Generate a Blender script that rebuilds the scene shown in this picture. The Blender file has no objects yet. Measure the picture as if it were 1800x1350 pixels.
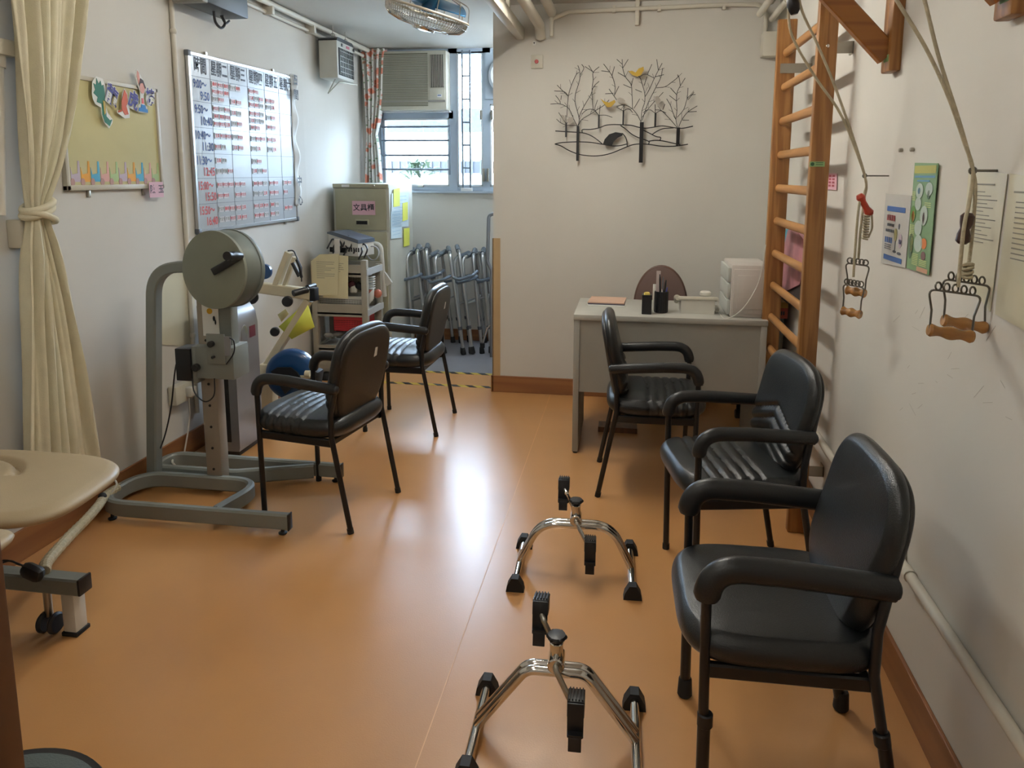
import bpy, bmesh, math, random
from mathutils import Vector as V, Matrix
random.seed(7)
SC = bpy.context.scene
COL = SC.collection
R = math.radians
PI = math.pi

# ------------------------------------------------------------------ camera
F, CX, CY, HZ = 1274.7, 912.1, 499.7, 1.45
_p, _y, _r = .14944, -.14926, -.00418
fwd = V((math.sin(_y)*math.cos(_p), math.cos(_y)*math.cos(_p), -math.sin(_p)))
_rt = V((math.cos(_y), -math.sin(_y), 0)); _dn = fwd.cross(_rt)
rgt = _rt*math.cos(_r) + _dn*math.sin(_r); dwn = _dn*math.cos(_r) - _rt*math.sin(_r)
cd = bpy.data.cameras.new('camera'); cam = bpy.data.objects.new('camera', cd); COL.objects.link(cam)
cam.matrix_world = Matrix(((rgt.x, -dwn.x, -fwd.x, 0), (rgt.y, -dwn.y, -fwd.y, 0), (rgt.z, -dwn.z, -fwd.z, HZ), (0, 0, 0, 1)))
cd.sensor_width = 36; cd.lens = F/1800*36; cd.shift_x = (900-CX)/1800; cd.shift_y = (CY-675)/1800
cd.clip_start = .05
SC.camera = cam

# ------------------------------------------------------------------ light, exposure
SC.view_settings.view_transform = 'Standard'; SC.view_settings.look = 'None'
SC.view_settings.gamma = 1; SC.view_settings.use_curve_mapping = False
SC.view_settings.exposure = EXPO = 0.0
w = bpy.data.worlds.new('sky'); SC.world = w; w.use_nodes = True
nt = w.node_tree; bg = nt.nodes['Background']
sky = nt.nodes.new('ShaderNodeTexSky'); sky.sky_type = 'HOSEK_WILKIE'; sky.turbidity = 8; sky.sun_direction = (.3, -.5, .8)
mx = nt.nodes.new('ShaderNodeMix'); mx.data_type = 'RGBA'; mx.inputs[0].default_value = .75
mx.inputs[7].default_value = (.62, .80, 1, 1)
nt.links.new(sky.outputs[0], mx.inputs[6]); nt.links.new(mx.outputs[2], bg.inputs[0]); bg.inputs[1].default_value = 68
def area(name, loc, rot, sx, sy, e, col=(1, 1, 1), portal=False):
    d = bpy.data.lights.new(name, 'AREA'); d.shape = 'RECTANGLE'; d.size = sx; d.size_y = sy; d.energy = e; d.color = col
    o = bpy.data.objects.new(name, d); o.location = loc; o.rotation_euler = rot; COL.objects.link(o)
    if portal: d.cycles.is_portal = True
    return o
area('window_portal', (-1.5, 6.28, 1.9), (R(-90), 0, 0), 1.4, 1.2, 1, portal=True)
LAMP = 74.0   # strength of the ceiling tubes (their fittings are built with the room)

# ------------------------------------------------------------------ pixel -> point on a real plane
def _ray(x, y): return fwd + rgt*((x-CX)/F) + dwn*((y-CY)/F)
def PY(x, y, d): r = _ray(x, y); return V((0, 0, HZ)) + r*(d/r.y)
def PX(x, y, d): r = _ray(x, y); return V((0, 0, HZ)) + r*(d/r.x)
def PZ(x, y, d=0): r = _ray(x, y); return V((0, 0, HZ)) + r*((d-HZ)/r.z)

# ------------------------------------------------------------------ materials
def rgb(c):
    if isinstance(c, str): c = [int(c[i:i+2], 16)/255 for i in (0, 2, 4)]
    return tuple(x/12.92 if x <= .04045 else ((x+.055)/1.055)**2.4 for x in c) + (1,)
MATS = {}
def mat(name, c, rough=.5, metal=0, var=.06, vs=6, bump=0, bs=60, spec=.5, coat=0, aniso=(1, 1, 1), emit=0):
    m = bpy.data.materials.new(name); m.use_nodes = True; n = m.node_tree; b = n.nodes['Principled BSDF']
    b.inputs['Roughness'].default_value = rough; b.inputs['Metallic'].default_value = metal
    b.inputs['Specular IOR Level'].default_value = spec; b.inputs['Coat Weight'].default_value = coat
    tc = n.nodes.new('ShaderNodeTexCoord'); mp = n.nodes.new('ShaderNodeMapping'); mp.inputs['Scale'].default_value = aniso
    n.links.new(tc.outputs['Object'], mp.inputs[0])
    no = n.nodes.new('ShaderNodeTexNoise'); no.inputs['Scale'].default_value = vs; no.inputs['Detail'].default_value = 4
    n.links.new(mp.outputs[0], no.inputs[0])
    cr = n.nodes.new('ShaderNodeValToRGB'); c0 = rgb(c)
    cr.color_ramp.elements[0].position = .3; cr.color_ramp.elements[1].position = .7
    cr.color_ramp.elements[0].color = tuple(x*(1-var) for x in c0[:3]) + (1,)
    cr.color_ramp.elements[1].color = tuple(min(1, x*(1+var)) for x in c0[:3]) + (1,)
    n.links.new(no.outputs[0], cr.inputs[0]); n.links.new(cr.outputs[0], b.inputs['Base Color'])
    if bump:
        n2 = n.nodes.new('ShaderNodeTexNoise'); n2.inputs['Scale'].default_value = bs; n2.inputs['Detail'].default_value = 3
        n.links.new(mp.outputs[0], n2.inputs[0]); bu = n.nodes.new('ShaderNodeBump'); bu.inputs['Strength'].default_value = bump
        bu.inputs['Distance'].default_value = .004
        n.links.new(n2.outputs[0], bu.inputs['Height']); n.links.new(bu.outputs[0], b.inputs['Normal'])
    if emit:
        b.inputs['Emission Color'].default_value = c0; b.inputs['Emission Strength'].default_value = emit
    MATS[name] = m; return m
def wood(name, c1, c2, axis='Z', sc=9, rough=.4):
    m = mat(name, c1, rough); n = m.node_tree; b = n.nodes['Principled BSDF']
    mp = [x for x in n.nodes if x.type == 'MAPPING'][0]
    s = {'Z': (1, 1, .06), 'Y': (1, .06, 1), 'X': (.06, 1, 1)}[axis]; mp.inputs['Scale'].default_value = s
    wv = n.nodes.new('ShaderNodeTexWave'); wv.bands_direction = 'DIAGONAL'; wv.inputs['Scale'].default_value = sc; wv.inputs['Distortion'].default_value = 9
    wv.inputs['Detail'].default_value = 3; wv.inputs['Detail Scale'].default_value = 2.2
    cr = n.nodes.new('ShaderNodeValToRGB'); cr.color_ramp.elements[0].color = rgb(c1); cr.color_ramp.elements[1].color = rgb(c2)
    n.links.new(mp.outputs[0], wv.inputs[0]); n.links.new(wv.outputs[0], cr.inputs[0]); n.links.new(cr.outputs[0], b.inputs['Base Color'])
    return m
wall_m = mat('wall_paint', 'cfccc4', .75, var=.035, vs=1.6, bump=.12, bs=14)
ceil_m = mat('ceiling_paint', 'cdcac2', .8, var=.03, vs=2, bump=.1, bs=14)
pipe_m = mat('painted_conduit', 'cfcabc', .45, var=.03)
fl = mat('orange_vinyl', 'c08c56', .29, var=.05, vs=3, bump=.08, bs=220, spec=1.0)
gf = mat('grey_vinyl', '7f8086', .4, var=.06, vs=5)
baseb = wood('brown_baseboard', '845634', '94643c', 'Y', 5, .45)
basex = wood('brown_baseboard_across', '845634', '94643c', 'X', 5, .45)
oak = wood('oak', '85592f', 'a0713f', 'Z', 13, .4)
oak_r = wood('oak_rung', 'a0713f', 'ad7d49', 'Y', 14, .4)
oak_x = wood('oak_arm', '845228', '98632f', 'X', 10, .4)
handle_w = wood('handle_wood', '94683a', 'ab7d4a', 'X', 16, .22)
brown_w = wood('dark_brown_wood', '5a3a22', '6c4528', 'Z', 6, .5)
tan = mat('tan_board', 'b59a72', .6)
vinyl = mat('black_vinyl', '1b1e20', .30, var=.12, bump=.25, bs=350, spec=.55)
vinyl_b = mat('black_vinyl_back', '272523', .38, var=.1, bump=.3, bs=350)
armp = mat('black_arm_pad', '202224', .36, var=.1, bump=.15, bs=200)
blk = mat('black_paint', '121316', .32, var=.1)
rub = mat('black_rubber', '151515', .65)
blkp = mat('black_plastic', '17181b', .4)
chrome = mat('chrome', 'd4d2cd', .13, 1, var=.04)
steel = mat('brushed_steel', 'a8a49a', .38, 1, var=.06)
wire_m = mat('steel_wire', '77756f', .35, 1)
alu = mat('aluminium_tube', 'b9bbbc', .3, .9)
grip = mat('grey_grip', '55606a', .5)
xbar = mat('blue_grey_bar', '6b7785', .35, .3)
grey_s = mat('grey_painted_steel', '80847f', .42, .1)
grey_d = mat('grey_green_disc', '7d8174', .45, .05)
grey_d2 = mat('grey_green_rim', '69706a', .5, .05)
mast_m = mat('beige_grey_mast', '8f8578', .45, .1)
cream = mat('cream_plastic', 'cfc4a6', .45)
silver = mat('silver_plastic', '8f9094', .34, .35)
blue_p = mat('blue_plastic', '15406f', .28, coat=.3)
fblue = mat('fan_blue', '155a86', .35)
cab_m = mat('cabinet_olive', 'a3a087', .45, .05)
cab_s = mat('cabinet_side', 'b8b8ad', .4)
desk_m = mat('desk_grey', '9a9890', .5, var=.04)
desk_t = mat('desk_top', 'a9a8a0', .42)
lam = mat('laminate_paper', 'cdc8b0', .3, var=.03)
paper = mat('cream_paper', 'd8cfa8', .7, var=.04)
wpaper = mat('white_paper', 'dfe0dc', .6, var=.03)
pinkp = mat('pink_paper', 'dbb0bd', .6, var=.03)
yellow = mat('yellow_note', 'd9dd5a', .6)
ink = mat('black_ink', '22222a', .6)
gink = mat('grey_ink', '8b897e', .7)
rink = mat('red_ink', 'bc3a30', .6)
bink = mat('blue_ink', '2b4a86', .6)
wbm = mat('whiteboard_enamel', 'b3b9be', .24, var=.02)
beige_v = mat('beige_vinyl', 'a8977a', .45, var=.04, bump=.1, bs=300)
wp = mat('white_plastic', 'cfcdc4', .4)
wp2 = mat('off_white_plastic', 'c3beae', .42)
drawer_m = mat('drawer_plastic', 'c2bbb4', .38)
red_p = mat('red_plastic', 'c02a2e', .4)
rope_m = mat('rope', 'b5ab92', .8, var=.12, vs=60, bump=.6, bs=260)
mesh_b = mat('brown_mesh', '6b5650', .7, bump=.5, bs=500)
winf = mat('window_frame_metal', 'a9b6c2', .45, .1)
white = mat('white_enamel', 'cfd3d4', .35)
ac_m = mat('ac_beige', 'b6b3a4', .5)
dark = mat('dark_recess', '1a1a1a', .8)
green_l = mat('leaf', '1c2c14', .6, var=.3)
curt = mat('cream_curtain', 'd8d1b6', .8, var=.04, vs=20, bump=.3, bs=400)

# ------------------------------------------------------------------ mesh builder
def fil(pts, rad, n=6, closed=False):
    P = [V(p) for p in pts]; out = []; N = len(P)
    for i in range(N):
        if not closed and i in (0, N-1): out.append(P[i]); continue
        a, b, c = P[i-1], P[i], P[(i+1) % N]; r = rad[i] if isinstance(rad, (list, tuple)) else rad
        u, v = (a-b), (c-b); lu, lv = u.length, v.length
        if lu < 1e-6 or lv < 1e-6 or r <= 0: out.append(b); continue
        u /= lu; v /= lv; th = u.angle(v)
        if th > PI-.02: out.append(b); continue
        t = min(r/math.tan(th/2), lu*.49, lv*.49)
        for k in range(n+1):
            s = k/n; q = (b+u*t)*(1-s)**2 + b*2*s*(1-s) + (b+v*t)*s*s; out.append(q)
    return out
def cat(pts, n=6):
    P = [V(p) for p in pts]; P = [P[0]*2-P[1]] + P + [P[-1]*2-P[-2]]; out = []
    for i in range(1, len(P)-2):
        a, b, c, d = P[i-1:i+3]
        for k in range(n):
            t = k/n; out.append(.5*((2*b)+(c-a)*t+(2*a-5*b+4*c-d)*t*t+(3*b-a-3*c+d)*t**3))
    out.append(P[-2]); return out
def circ(r, n=12, ry=None): return [(math.cos(2*PI*k/n)*r, math.sin(2*PI*k/n)*(ry or r)) for k in range(n)]
def rct(a, b, c=.004):
    a /= 2; b /= 2
    return [(a-c, -b), (a, -b+c), (a, b-c), (a-c, b), (-a+c, b), (-a, b-c), (-a, -b+c), (-a+c, -b)]
class MB:
    def __init__(s): s.bm = bmesh.new()
    def face(s, vs, mi=0):
        try: f = s.bm.faces.new(vs); f.material_index = mi; return f
        except ValueError: return None
    def box(s, c, d, mi=0, bev=0, rot=None, seg=2):
        r = bmesh.ops.create_cube(s.bm, size=1); vs = r['verts']
        for v in vs: v.co = V((v.co.x*d[0], v.co.y*d[1], v.co.z*d[2]))
        fs = list({f for v in vs for f in v.link_faces})
        for f in fs: f.material_index = mi
        if bev:
            es = list({e for v in vs for e in v.link_edges})
            g = bmesh.ops.bevel(s.bm, geom=es, offset=min(bev, min(d)*.49), segments=seg, profile=.5, affect='EDGES')
            vs = list({v for f in g['faces'] for v in f.verts} | {v for v in vs if v.is_valid})
            for v in list(vs):
                for f in v.link_faces: f.material_index = mi
        M = Matrix.Identity(4) if rot is None else (Matrix.Rotation(rot, 4, 'Z') if isinstance(rot, (int, float)) else rot.to_4x4())
        M = Matrix.Translation(V(c)) @ M
        for v in vs: v.co = M @ v.co
        return s
    def b2(s, a, b, mi=0, bev=0):
        a, b = V(a), V(b); return s.box((a+b)/2, [abs(x) for x in (b-a)], mi, bev)
    def sweep(s, pts, prof, up=(0, 0, 1), mi=0, closed=False, caps=True, scale=None):
        P = [V(p) for p in pts]; N = len(P); rings = []; up = V(up); side = None
        for i in range(N):
            a = P[(i-1) % N] if (closed or i > 0) else P[i]; b = P[(i+1) % N] if (closed or i < N-1) else P[i]
            t = (b-a)
            if t.length < 1e-9: t = V((0, 0, 1))
            t.normalize()
            sd = t.cross(up)
            if sd.length < .05: sd = side.copy() if side else t.orthogonal()
            sd.normalize()
            if side and sd.dot(side) < 0 and not closed: sd = -sd
            side = sd; u = sd.cross(t).normalized(); k = scale[i] if scale else 1
            rings.append([s.bm.verts.new(P[i]+sd*x*k+u*y*k) for x, y in prof])
        n = len(prof)
        for i in range(N if closed else N-1):
            A, B = rings[i], rings[(i+1) % N]
            for j in range(n): s.face((A[j], A[(j+1) % n], B[(j+1) % n], B[j]), mi)
        if caps and not closed: s.face(rings[0][::-1], mi); s.face(rings[-1], mi)
        return s
    def tube(s, pts, r, n=12, mi=0, closed=False, caps=True):
        P = [V(p) for p in pts]; N = len(P)
        rr = r if isinstance(r, (list, tuple)) else [r]*N
        t0 = (P[1]-P[0]).normalized(); side = t0.orthogonal().normalized(); rings = []
        for i in range(N):
            a = P[(i-1) % N] if (closed or i > 0) else P[i]; b = P[(i+1) % N] if (closed or i < N-1) else P[i]
            t = (b-a)
            t = t.normalized() if t.length > 1e-9 else t0
            side = (side - t*side.dot(t))
            side = side.normalized() if side.length > 1e-6 else t.orthogonal().normalized()
            u = t.cross(side)
            rings.append([s.bm.verts.new(P[i]+(side*math.cos(2*PI*k/n)+u*math.sin(2*PI*k/n))*rr[i]) for k in range(n)])
        for i in range(N if closed else N-1):
            A, B = rings[i], rings[(i+1) % N]
            for j in range(n): s.face((A[j], A[(j+1) % n], B[(j+1) % n], B[j]), mi)
        if caps and not closed: s.face(rings[0][::-1], mi); s.face(rings[-1], mi)
        return s
    def cyl(s, a, b, r, r2=None, n=20, mi=0, bev=0):
        a, b = V(a), V(b)
        if bev:
            d = (b-a).normalized()*bev; r2 = r if r2 is None else r2
            return s.tube([a, a+d, b-d, b], [r-bev, r, r2, r2-bev], n, mi)
        return s.tube([a, b], [r, r if r2 is None else r2], n, mi)
    def lathe(s, prof, o, ax=(0, 0, 1), n=24, mi=0):
        o, ax = V(o), V(ax).normalized(); u = ax.orthogonal().normalized(); v = ax.cross(u)
        rings = [[s.bm.verts.new(o+ax*z+(u*math.cos(2*PI*k/n)+v*math.sin(2*PI*k/n))*max(r, 1e-5)) for k in range(n)] for r, z in prof]
        for A, B in zip(rings, rings[1:]):
            for j in range(n): s.face((A[j], A[(j+1) % n], B[(j+1) % n], B[j]), mi)
        s.face(rings[0][::-1], mi); s.face(rings[-1], mi)
        return s
    def ball(s, c, r, n=16, mi=0):
        rx, ry, rz = (r, r, r) if isinstance(r, (int, float)) else r; k0 = len(s.bm.verts)
        res = bmesh.ops.create_uvsphere(s.bm, u_segments=n, v_segments=n//2+2, radius=1)
        for v in res['verts']:
            v.co = V((v.co.x*rx+c[0], v.co.y*ry+c[1], v.co.z*rz+c[2]))
            for f in v.link_faces: f.material_index = mi
        return s
    def prism(s, poly, o, ux, uy, th, mi=0):
        o, ux, uy = V(o), V(ux), V(uy); nz = ux.cross(uy).normalized()*th
        A = [s.bm.verts.new(o+ux*x+uy*y) for x, y in poly]; B = [s.bm.verts.new(v.co+nz) for v in A]
        s.face(A[::-1], mi); s.face(B, mi); n = len(A)
        for j in range(n): s.face((A[j], A[(j+1) % n], B[(j+1) % n], B[j]), mi)
        return s
    def quad(s, a, b, c, d, mi=0): s.face([s.bm.verts.new(V(p)) for p in (a, b, c, d)], mi); return s
    def grid(s, fn, nu, nv, mi=0, closeu=False):
        G = [[s.bm.verts.new(V(fn(i/(nu if closeu else nu-1), j/(nv-1)))) for i in range(nu)] for j in range(nv)]
        for j in range(nv-1):
            for i in range(nu if closeu else nu-1):
                s.face((G[j][i], G[j][(i+1) % nu], G[j+1][(i+1) % nu], G[j+1][i]), mi)
        return s
    def pad(s, M, a, b, th, n=4, N=40, disp=None, taper=0, flat=.55, crown=0, mi=0, disp2=None, side=0):
        """soft pad: superellipse outline a x b (half sizes), thickness th along local z, disp(x,y)->dz on the upper face"""
        def rem(t): t = t*2-1; return math.copysign(1-(1-abs(t))**1.7, t)
        def f(u, v, sg):
            if u == 0 and v == 0: x = y = m = 0
            else:
                m = max(abs(u), abs(v)); th_ = math.atan2(v, u); c, s_ = abs(math.cos(th_)), abs(math.sin(th_))
                rs = 1/max(c, s_); Rr = (c**n+s_**n)**(-1/n); x, y = u*Rr/rs, v*Rr/rs
            k = (1-m**5)**.5 if m < 1 else 0
            X, Y = x*a*(1+taper*y), y*b
            if disp and side: X += math.copysign(1, x)*disp(0, Y)*side*m**6
            z = sg*th/2*(flat*min(1, k*1.6)+(1-flat)*k) + (crown*(1-x*x) if sg > 0 else 0)*k
            if disp and sg > 0: z += disp(X, Y)*min(1, k*1.5)
            if disp2 and sg < 0: z += disp2(X, Y)*min(1, k*1.5)
            return M @ V((X, Y, z))
        for sg in (1, -1):
            G = [[s.bm.verts.new(f(rem(i/N), rem(j/N), sg)) for i in range(N+1)] for j in range(N+1)]
            for j in range(N):
                for i in range(N):
                    q = (G[j][i], G[j][i+1], G[j+1][i+1], G[j+1][i]); s.face(q if sg > 0 else q[::-1], mi)
        bmesh.ops.remove_doubles(s.bm, verts=s.bm.verts, dist=1e-5)
        return s
    def text(s, body, o, ux, uy, h, mi=0, align='CENTER', bold=0, sx=1, spacing=1):
        c = bpy.data.curves.new('_t', 'FONT'); c.body = body; c.align_x = align; c.align_y = 'CENTER'; c.size = 1; c.resolution_u = 2
        c.offset = bold; c.space_line = spacing
        t = bpy.data.objects.new('_t', c); COL.objects.link(t)
        dg = bpy.context.evaluated_depsgraph_get(); m = bpy.data.meshes.new_from_object(t.evaluated_get(dg))
        o, ux, uy = V(o), V(ux).normalized()*h*sx, V(uy).normalized()*h
        vs = [s.bm.verts.new(o+ux*v.co.x+uy*v.co.y) for v in m.vertices]
        for p in m.polygons: s.face([vs[i] for i in p.vertices], mi)
        bpy.data.objects.remove(t); bpy.data.curves.remove(c); bpy.data.meshes.remove(m)
        return s
    def build(s, name, mats, parent=None, smooth=35, kind=None, label=None, recalc=True):
        if recalc: bmesh.ops.recalc_face_normals(s.bm, faces=s.bm.faces)
        me = bpy.data.meshes.new(name); s.bm.to_mesh(me); s.bm.free()
        for m in (mats if isinstance(mats, (list, tuple)) else [mats]): me.materials.append(m)
        if smooth:
            me.polygons.foreach_set('use_smooth', [True]*len(me.polygons)); me.set_sharp_from_angle(angle=R(smooth))
        o = bpy.data.objects.new(name, me); COL.objects.link(o)
        if parent: o.parent = parent
        if kind: o['kind'] = kind
        if label: o['label'] = label
        return o
def tag(o, label, cat, group=None, kind=None):
    o['label'] = label; o['category'] = cat
    if group: o['group'] = group
    if kind: o['kind'] = kind
    return o
def thing(name, label, cat, loc=(0, 0, 0), rz=0, group=None):
    o = bpy.data.objects.new(name, None); COL.objects.link(o); o.location = loc; o.rotation_euler = (0, 0, rz); o.empty_display_size = .05
    return tag(o, label, cat, group)
def copy_tree(o, loc=None, rz=None, label=None):
    c = o.copy(); COL.objects.link(c)
    if loc is not None: c.location = loc
    if rz is not None: c.rotation_euler = (0, 0, rz)
    if label: c['label'] = label
    for ch in list(o.children):
        d = ch.copy(); COL.objects.link(d); d.parent = c
        for g in list(ch.children):
            e = g.copy(); COL.objects.link(e); e.parent = d
    return c
def struct(name, mb, m, smooth=0): return mb.build(name, m, None, smooth, 'structure')
# ------------------------------------------------------------------ the setting
XL, YP, YF, ZC = -2.24, 4.68, 6.15, 2.50
def xr(y): return .75+.0225*y
YB = -1.9
# floor
b = MB(); b.b2((-2.4, YB, -.1), (1.0, 5.08, 0)); fo = struct('floor', b, fl)
b = MB(); b.b2((-2.4, 5.08, -.1), (1.0, YF+.15, -.0005)); struct('floor_alcove', b, gf)
b = MB(); b.b2((-.487, YB, 0), (-.484, 4.68, .0006)); struct('trim_1', b, mat('floor_seam', 'd9a878', .4))
# walls
b = MB(); b.prism([(XL-.25, YB), (XL, YB), (XL, 4.85), (XL-.065, YF+.1), (XL-.25, YF+.1)], (0, 0, 0), (1, 0, 0), (0, 1, 0), ZC); struct('wall_left', b, wall_m)
b = MB(); b.prism([(xr(YB), YB), (1.05, YB), (1.05, YF), (xr(YF), YF)], (0, 0, 0), (1, 0, 0), (0, 1, 0), ZC); struct('wall_right', b, wall_m)
b = MB(); b.b2((-.875, YP, 0), (xr(YP)+.01, YP+.1, ZC)); struct('wall_back', b, wall_m)
b = MB(); b.b2((-.55, YP+.1, 0), (-.45, YF, ZC)); struct('wall_alcove_right', b, wall_m)
b = MB(); b.b2((XL-.12, YB-.1, 0), (1.05, YB, ZC)); struct('wall_front', b, wall_m)
b = MB()
b.b2((XL-.07, YF, 0), (-.45, YF+.15, 1.31)); b.b2((XL-.07, YF, 1.31), (-2.2, YF+.15, ZC)); b.b2((-.75, YF, 1.31), (-.45, YF+.15, ZC))
struct('wall_far', b, wall_m)
b = MB(); b.b2((-2.4, YB-.1, ZC), (1.05, YF+.2, ZC+.1)); struct('ceiling', b, ceil_m)
# baseboards
b = MB(); b.box((XL+.006, (YB+5.0)/2, .06), (.012, 5.0-YB, .12), bev=.003); struct('baseboard_left', b, baseb)
ang = math.atan(.0225)
b = MB(); b.box((xr(1.3)-.006, 1.3, .06), (.012, 6.5, .12), bev=.003, rot=-ang); struct('baseboard_right', b, baseb)
b = MB(); b.b2((-.885, YP-.014, 0), (xr(YP), YP, .112), bev=.003); b.b2((-.889, YP-.014, 0), (-.875, YP+.1, .112)); struct('baseboard_back', b, basex)
b = MB(); b.b2((XL-.06, YF-.012, 0), (-.55, YF, .1), bev=.003); struct('baseboard_far', b, basex)
b = MB(); b.b2((-.879, YP-.006, .112), (-.828, YP, 1.04)); b.b2((-.881, YP-.006, .112), (-.875, YP+.1, 1.04)); struct('trim_2', b, tan)
# skirting joint strip / ceiling conduits (painted pipes are part of the shell)
def clips(b, pts, d, r):
    for p in pts: b.box(p, d, bev=.002)
b = MB(); b.tube([(XL+.05, YB, 2.475), (XL+.05, 6.02, 2.475)], .018); b.tube([(XL+.015, YB, 2.43), (XL+.015, 6.0, 2.43)], .012)
for yy in (4.35, 4.95, 5.5): b.box((XL+.03, yy, 2.45), (.07, .03, .07), bev=.003)
tag(b.build('ceiling_conduit', pipe_m), 'pair of white painted conduits running along the top of the left wall', 'pipe')
b = MB(); b.tube([(XL+.012, 3.4, .2), (XL+.012, 3.4, 2.47)], .012)
for zz in (2.14, .62): b.ball((XL+.012, 3.4, zz), (.018, .018, .018))
tag(b.build('wall_conduit', pipe_m), 'slim cream vertical conduit on the left wall just left of the whiteboard', 'pipe')
b = MB(); b.tube([(XL+.015, 2.30, 1.30), (XL+.015, 2.36, 1.86)], .016); b.cyl((XL+.015, 2.355, 1.82), (XL+.015, 2.36, 1.87), .022)
tag(b.build('wall_conduit', pipe_m), 'short cream conduit half hidden behind the beige curtain', 'pipe')
b = MB(); b.box((XL+.025, 2.33, 1.89), (.05, .2, .055), bev=.004)
tag(b.build('cable_trunking', wp2), 'white cable trunking box above the short conduit beside the curtain', 'trunking')
b = MB(); b.box((XL+.03, 2.375, 1.23), (.06, .085, .105), bev=.006)
tag(b.build('junction_box', wp2), 'beige junction box on the wall beside the curtain tie', 'junction box')
# trunking and pipes on the ceiling by the partition
b = MB(); b.box((-.70, 3.9, 2.325), (.05, 1.55, .07), bev=.004); b.b2((-.74, 3.1, 2.36), (-.66, 3.14, 2.5))
for yy in (3.6, 4.2): b.box((-.70, yy, 2.43), (.02, .03, .15))
tag(b.build('cable_trunking', pipe_m), 'long white square trunking running under the ceiling to the partition wall', 'trunking')
b = MB(); b.tube(fil([(-.45, 3.2, 2.42), (-.6, 3.9, 2.40), (-.57, 4.60, 2.36), (-.57, 4.66, 2.30)], .1), .032)
tag(b.build('ceiling_pipe', pipe_m), 'thick white round pipe beside the square trunking above the partition wall', 'pipe')
b = MB(); b.tube([(-.50, 3.2, 2.44), (-.50, 4.64, 2.44)], .03); b.tube([(-.50, 4.64, 2.44), (-.50, 4.64, 2.3)], .012)
tag(b.build('ceiling_pipe', pipe_m), 'white round pipe right of the thick one, ending above the red call button', 'pipe')
b = MB(); b.tube(fil([(-.52, 4.655, 2.40), (-.40, 4.655, 2.445), (.55, 4.655, 2.46), (.74, 4.655, 2.455), (.775, 4.655, 2.40), (.775, 4.655, 2.25)], .06), .013)
for xx in (-.12, .15, .53): b.box((xx, 4.66, 2.452), (.02, .03, .04), bev=.002)
b.box((0.02, 4.662, 2.43), (.026, .03, .15), bev=.004)
tag(b.build('wall_conduit', pipe_m), 'white conduit running across the top of the partition wall and bending down', 'pipe')
b = MB(); b.b2((.755, 4.59, 2.15), (.845, 4.68, 2.29), bev=.006)
tag(b.build('junction_box', pipe_m), 'cream junction box in the top right corner beneath the conduit', 'junction box')
for i, (xx, zz, rr, lab) in enumerate(((.80, 2.46, .02, 'uppermost white pipe along the top of the right wall'), (.74, 2.39, .02, 'white pipe under the uppermost one along the right wall top, nearest the room'), (.81, 2.36, .018, 'lowest white pipe along the top of the right wall above the wall bars'))):
    b = MB(); b.tube([(xx-.055, 2.6, zz), (xx-.01, 4.6, zz)], rr)
    for yy in (3.3, 4.1): b.cyl((xx-.02, yy, zz), (xx-.019, yy+.02, zz), rr+.005)
    tag(b.build('ceiling_pipe', pipe_m), lab, 'pipe')
# low pipe on the right wall
b = MB(); o0 = V((xr(.2)-.02, .0, .385)); o1 = V((xr(3.1)-.02, 3.05, .385))
b.tube([o0, o1], .0145)
for yy in (2.05, .9): b.box((xr(yy)-.012, yy, .395), (.024, .03, .035), bev=.002); b.tube([(xr(yy)-.02, yy-.1, .385), (xr(yy)-.02, yy-.06, .385)], .018)
tag(b.build('wall_conduit', pipe_m), 'white pipe running low along the right wall above the brown baseboard', 'pipe')
# floor tape
tm = bpy.data.materials.new('hazard_tape'); tm.use_nodes = True; n = tm.node_tree; bs_ = n.nodes['Principled BSDF']; bs_.inputs['Roughness'].default_value = .45
tc = n.nodes.new('ShaderNodeTexCoord'); wv = n.nodes.new('ShaderNodeTexWave'); wv.bands_direction = 'DIAGONAL'; wv.inputs['Scale'].default_value = 5.5; cr = n.nodes.new('ShaderNodeValToRGB')
cr.color_ramp.interpolation = 'CONSTANT'; cr.color_ramp.elements[0].color = rgb('c9b04a'); cr.color_ramp.elements[1].position = .5; cr.color_ramp.elements[1].color = rgb('1b1c22')
n.links.new(tc.outputs['Object'], wv.inputs[0]); n.links.new(wv.outputs[0], cr.inputs[0]); n.links.new(cr.outputs[0], bs_.inputs['Base Color'])
for y0, lab in ((4.74, 'yellow and black striped floor tape nearest the chairs, by the partition corner'), (5.06, 'yellow and black striped floor tape at the edge of the grey alcove floor')):
    b = MB(); b.b2((-2.2, y0, 0), (-.885, y0+.045, .001)); tag(b.build('hazard_tape', tm, smooth=0), lab, 'tape')
# ceiling lamps (just above the picture), plus an added one in the alcove
for (lx, ly, rz_, k_, cc, lab) in ((-.5, 3.35, 0, 1.6, 'fffaf0', 'twin tube ceiling lamp nearest the ceiling fan'), (-.8, 1.3, 0, .36, 'fffaf0', 'twin tube ceiling lamp in the middle of the room'), (-.75, -.7, 0, .45, 'fffaf0', 'twin tube ceiling lamp behind the camera'), (-.63, 5.72, 0, 1.3, 'e6f2ff', 'added unseen tube lamp brightening the alcove behind the partition')):  # alcove lamp is unseen, added to brighten the alcove walls
    t = thing('ceiling_lamp', lab, 'lamp', (lx, ly, ZC))
    MB().box((0, 0, -.025), (.2, 1.25 if ly < 5 else .8, .05), bev=.005).build('lamp_body', white, t)
    te = mat('lamp_tube', cc, .5, emit=LAMP*k_)
    for s in (-1, 1): MB().cyl((s*.055, -.58 if ly < 5 else -.38, -.068), (s*.055, .58 if ly < 5 else .38, -.068), .014).build('lamp_tube', te, t)

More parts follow.
